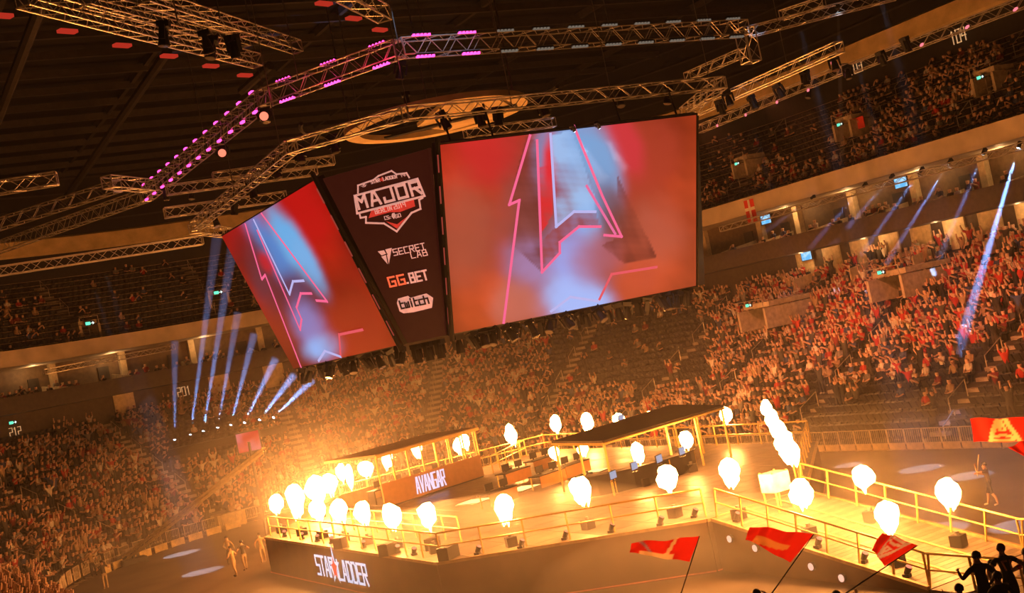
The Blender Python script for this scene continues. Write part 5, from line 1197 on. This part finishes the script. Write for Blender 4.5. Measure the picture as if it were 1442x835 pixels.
flag([(1292, 768), (1243, 749), (1227, 772), (1246, 797)], 30, lambda u, v: logoA(1 - u, 1 - v, .9, (.75, .6, .62)), 'red and white flag with a letter mark waved over the ramp edge', ((1190, 836), (1292, 768), 28.6), .08, seed=2.2)
flag([(1452, 587), (1366, 590), (1372, 623), (1454, 621)], 40, lambda u, v: logoA(1 - u, v, .95, (.8, .5, .25)), 'red flag with a large cream letter A before the barriers at right', ((1458, 690), (1452, 587), 40), .06, seed=.2)
flag([(1460, 615), (1419, 629), (1440, 640), (1462, 652)], 39, lambda u, v: (.40, .018, .012), 'dark red flag tip at the right edge under the lettered flag', ((1466, 700), (1460, 615), 39), .05, seed=3)

def figure(name, label, P, yaw, armL, armR, mats, group=None, legs='trousers', lean=(0, 0), scale=1.0, sub=2, text=None, head_turn=0.0, hair=True, fingers=True, step=0.0, cap=False):
    """standing person; P = feet; local +y is the facing direction; arm targets are hand positions in local metres"""
    hz = .93; lx, ly = lean
    n = {'pelvis': ((0, 0, hz), (.16, .115)), 'belly': ((lx * .3, ly * .3, hz + .16), (.145, .105)), 'chest': ((lx * .7, ly * .7, hz + .36), (.175, .12)), 'upper': ((lx * .9, ly * .9, hz + .47), (.13, .085)),
         'neck': ((lx, ly + .01, hz + .55), .066), 'jaw': ((lx, ly + .03, hz + .62), (.07, .08)), 'skull': ((lx, ly + .02, hz + .71), (.086, .104)), 'crown': ((lx, ly + .015, hz + .77), (.062, .078))}
    e = [('pelvis', 'belly'), ('belly', 'chest'), ('chest', 'upper'), ('upper', 'neck'), ('neck', 'jaw'), ('jaw', 'skull'), ('skull', 'crown')]
    n['nose'] = ((lx, ly + .125, hz + .675), .014); e.append(('jaw', 'nose'))
    for s, k, tgt in ((-1, 'l', armL), (1, 'r', armR)):
        n['ear' + k] = ((lx + s * .088, ly + .005, hz + .69), (.012, .022)); e.append(('skull', 'ear' + k))
        sh = Vector((lx + s * .195, ly, hz + .475)); T = Vector(tgt); d = T - sh; L = min(d.length, .57); T = sh + d.normalized() * L
        m = sh + (T - sh) * .5; bend = math.sqrt(max(.29 ** 2 - (L / 2) ** 2, .0004)); bd_ = Vector((s * .7, -.25, -.6)); bd_ = (bd_ - d.normalized() * bd_.dot(d.normalized())).normalized(); el = m + bd_ * bend
        n['sho' + k] = (tuple(sh), .068); n['elb' + k] = (tuple(el), .046); n['wri' + k] = (tuple(T), (.03, .026)); fd = (T - el).normalized(); pm = T + fd * .06; n['palm' + k] = (tuple(pm), (.038, .02))
        e += [('upper', 'sho' + k), ('sho' + k, 'elb' + k), ('elb' + k, 'wri' + k), ('wri' + k, 'palm' + k)]
        if fingers:
            sd_ = fd.orthogonal().normalized(); cur = fd.cross(sd_)
            for q in range(4):
                b0_ = pm + fd * .045 + sd_ * ((q - 1.5) * .021); ln_ = (.062, .072, .068, .052)[q]
                n['f%d%s' % (q, k)] = (tuple(b0_), .0095); n['g%d%s' % (q, k)] = (tuple(b0_ + fd * ln_ * .6 + cur * .012), .0085); n['h%d%s' % (q, k)] = (tuple(b0_ + fd * ln_ + cur * .035), .007)
                e += [('palm' + k, 'f%d%s' % (q, k)), ('f%d%s' % (q, k), 'g%d%s' % (q, k)), ('g%d%s' % (q, k), 'h%d%s' % (q, k))]
            n['t1' + k] = (tuple(pm + sd_ * .045 + fd * .005), .011); n['t2' + k] = (tuple(pm + sd_ * .068 + fd * .04 + cur * .012), .009); e += [('palm' + k, 't1' + k), ('t1' + k, 't2' + k)]
        st = s * step
        n['hip' + k] = ((s * .095, 0, hz - .07), .098); n['kne' + k] = ((s * .115, .03 + st * .5, .5), .066); n['cal' + k] = ((s * .12, st * .8 - .02, .34), .056); n['ank' + k] = ((s * .125, st, .085), .04); n['toe' + k] = ((s * .14, st + .16, .045), (.042, .035))
        e += [('pelvis', 'hip' + k), ('hip' + k, 'kne' + k), ('kne' + k, 'cal' + k), ('cal' + k, 'ank' + k), ('ank' + k, 'toe' + k)]
    V, Fc, bn, cen = skin_body(n, e, sub)
    mi = []
    for (a, b), c in zip(bn, cen):
        if b in ('jaw', 'skull', 'crown', 'nose') or b[:3] == 'ear' or (b == 'neck' and c[2] > hz + .52): mi.append(0)
        elif a[:3] in ('wri', 'pal') or a[0] in 'fgt' and len(a) <= 3: mi.append(0)
        elif a[:3] == 'elb': mi.append(0 if mats.get('short') else 1)
        elif a[:3] == 'sho' and mats.get('short'): mi.append(1 if (c - np.array(n[a][0])) @ (np.array(n[b][0]) - np.array(n[a][0])) < .035 else 0)
        elif a[:3] == 'ank': mi.append(3)
        elif legs == 'shorts' and (a[:3] in ('kne', 'cal')): mi.append(0)
        elif b[:3] in ('hip', 'kne', 'cal', 'ank'): mi.append(2)
        elif b in ('belly',) and c[2] < hz + .04: mi.append(2)
        else: mi.append(1)
    t = thing(name, label, 'person', P, yaw, group); t.scale = (scale,) * 3
    mb = MB(); mb.v = [tuple(v) for v in V]; mb.f = Fc; me = mb.mesh('body', [mats['skin'], mats['top'], mats['legs'], mats['shoe']])
    me.polygons.foreach_set('material_index', np.array(mi, np.int32)); me.polygons.foreach_set('use_smooth', np.ones(len(mi), bool)); add('body', me, t)
    if hair:
        mb = MB(); H = ICO_V.copy(); cz = np.array([lx, ly + .002, hz + .735]); keep = lambda v: v[2] > -.35 - .0 * v[1] and not (v[1] > .35 and v[2] < .45)
        H2 = H * np.array([.103, .122, .116]) * (1 + .03 * np.sin(H[:, :1] * 9 + H[:, 1:2] * 7)); ok = [keep(v) for v in H]
        mb.v = [tuple(v + cz) for v in H2]; mb.f = [f for f in ICO_F if sum(ok[i] for i in f) >= 2]; me = mb.mesh('hair', mats['hair']); me.polygons.foreach_set('use_smooth', np.ones(len(me.polygons), bool)); h = add('cap' if cap else 'hair', me, t); sd = h.modifiers.new('thick', 'SOLIDIFY'); sd.thickness = .018; sd.offset = -1
        if cap: MB().slab((lx - .08, ly + .09, hz + .765), (lx + .08, ly + .09, hz + .765), (lx + .06, ly + .2, hz + .745), (lx - .06, ly + .2, hz + .745), (0, 0, .012)).build('cap_peak', mats['hair'], t)
    mb = MB()
    for s in (-1, 1): mb.box((lx + s * .034, ly + .104, hz + .70), .03, .012, .014)
    ey_ = MB().box((lx - .034, ly + .100, hz + .70), .03, .014, .014).build('eye', mat('eye_dark', (.02, .015, .01), .3), t); ey2 = MB().box((lx + .034, ly + .100, hz + .70), .03, .014, .014).build('eye', MATS['eye_dark'], t)
    MB().box((lx, ly + .103, hz + .625), .05, .012, .012).build('mouth', mat('lip', (.25, .08, .06), .5), t)
    if text:
        mb = MB(); hh = .2; word(mb, text, Vector((lx * .7 + .14, ly * .7 - .155, hz + .26)), Vector((-1, 0, 0)), Vector((0, 0, 1)), hh, .9, .7, .0, .9, .03); mb.build('shirt_number', mat('number_pale', (.7, .3, .25), .7), t)
    return t
SK = mat('skin_warm', (.46, .26, .16), .55, noise=.08); HB = mat('hair_black', (.012, .010, .009), .6); TB = mat('top_black', (.03, .026, .024), .85); TR = mat('top_red', (.4, .03, .03), .85); TW = mat('top_white', (.7, .6, .55), .85)
LB_ = mat('trousers_black', (.02, .02, .022), .85); SW = mat('shoe_pale', (.7, .62, .5), .6); SB_ = mat('shoe_black', (.015, .015, .015), .6)
def M(top, short=False, hair=HB, legs=LB_, shoe=SB_): return dict(skin=SK, top=top, legs=legs, shoe=shoe, hair=hair, short=short)
YAW = math.atan2(-VF.x, VF.y)              # facing along the view
def stand_at(x, y, D, hgt=1.66):            # feet of a person whose head centre shows at (x, y)
    P = atD(x, y, D); return Vector((P.x, P.y, P.z - hgt))
near_people = [('person in a dark jacket with a raised left hand among the fans at bottom right', (1376, 783), 28.2, .15, (-.36, .30, 1.34), (.26, .2, .95), M(TB), None, (0, .04)),
    ('fan in a black shirt with the number 17 on the back', (1412, 772), 29.2, -.1, (-.36, .16, .98), (.4, .2, 1.05), M(TB, True, mat('hair_red_lit', (.10, .02, .015), .6)), '17', (-.03, .05)),  # red light on this fan's hair is put into the hair colour
    ('close dark haired fan in black in front of the fan with the number', (1405, 812), 27.2, .1, (-.26, .25, .95), (.26, .25, .95), M(TB), None, (0, .02)),
    ('fan at bottom right with the left hand held up beside the head', (1351, 829), 27.4, 0, (-.34, .16, 1.52), (.28, .2, .95), M(TB, True), None, (0, .02)),
    ('fan in a white top half hidden behind the fan in the dark jacket', (1398, 795), 29.8, .2, (-.3, .3, 1.1), (.3, .3, 1.1), M(TW, True), None, (0, .05)),
    ('fan in a red top at the right edge of the picture', (1446, 778), 29.6, .3, (-.3, .3, 1.5), (.3, .1, 1.0), M(TR, True), None, (0, .03)),
    ('head of a fan below the plain red flag', (1066, 836), 30.0, .1, (-.26, .2, .95), (.30, .30, 1.52), M(TB), None, (0, .02)),
    ('fan at the bottom edge holding the pole of the red and white flag', (1178, 838), 29.2, .0, (-.26, .2, .95), (.5, .28, 1.50), M(TB), None, (0, .02)),
    ('head of a fan at the bottom edge below the ramp', (1253, 843), 28.6, -.1, (-.26, .2, .95), (.28, .2, .95), M(TB), None, (0, .02)),
    ('fan at the bottom edge holding the pole of the flag before the stage corner', (948, 842), 32.0, .0, (-.3, .2, 1.0), (.26, .26, 1.55), M(TB), None, (0, .02))]
feet = []
for lab, (x, y), D, yw, aL, aR, mm, tx, ln_ in near_people:
    P = stand_at(x, y, D); feet.append(P); figure('person', lab, P, YAW + yw, aL, aR, mm, 'fans standing at the lower edge', lean=ln_, text=tx)
for k, P in enumerate(feet):
    o = MB().box((0, 0, P.z / 2 - .003), .95, .8, P.z).build('standing_riser', CONC); o.location = (P.x, P.y, 0); o.rotation_euler = (0, 0, YAW); struct(o)
# barrier in front of the fans
b_ = dup(bp, atD(1385, 830, 28.7) - Vector((0, 0, 1.15)), (0, 0, YAW + math.pi / 2 + .2), 'dark steel barrier between the fans at bottom right', 'crowd barriers near the fans'); b_.location.z = max(b_.location.z, 0)
# people on the arena floor
SHO = mat('shorts_dark', (.03, .028, .026), .8)
P = atz(1399, 712, 0); figure('person', 'flag waver in shorts and pale shoes on the open floor at right', P, YAW + 1.0, (-.12, .34, 1.62), (.2, .38, 1.28), M(mat('top_brown', (.09, .06, .04), .8), True, HB, SHO, SW), None, 'shorts', (0, .02), .98, 1, step=.22)
o = MB().tube(Vector((P.x, P.y, 0)) + Vector((-.2, .3, 1.2)), atD(1378, 640, D_of(P)), .02, 5).build('flag_pole', mat('pole_pale', (.5, .4, .25), .5)); tag(o, 'short bare pole in the hands of the flag waver on the floor', 'pole')
TAN = mat('top_tan', (.3, .2, .1), .85); KH = mat('trousers_khaki', (.34, .24, .14), .85)
for i, (x, y, yw, aL, aR, mm, lab) in enumerate([(150, 829, .5, (-.25, .3, 1.2), (.3, .35, 1.3), M(TB, True, HB, KH, SW), 'camera operator with pale legs standing left of the crane'), (133, 812, .2, (-.28, .2, 1.0), (.28, .2, 1.0), M(TAN, True), 'crew member in tan behind the camera operator'), (116, 818, -.4, (-.28, .2, .95), (.28, .2, .95), M(TB), 'crew member in black at the left of the crane crew'),
        (333, 812, 1.2, (-.28, .25, 1.1), (.28, .2, 1.0), M(TAN, True, HB, KH), 'crew member leaning over near the left stage end'), (347, 803, .7, (-.28, .2, 1.0), (.3, .25, 1.2), M(TB, True, HB, KH), 'crew member in black near the left stage end'), (326, 795, -.3, (-.28, .2, .95), (.28, .2, .95), M(TAN), 'crew member in tan standing by the left stage end'), (372, 792, .4, (-.28, .2, .95), (.28, .2, .95), M(TAN, True, HB, KH, SW), 'crew member closest to the left stage corner')]):
    figure('person', lab, atz(x, y, 0), YAW + yw, aL, aR, mm, 'crew on the arena floor', 'trousers', (0, .06 if i == 3 else 0), 1.0, 1, fingers=False, step=.12)
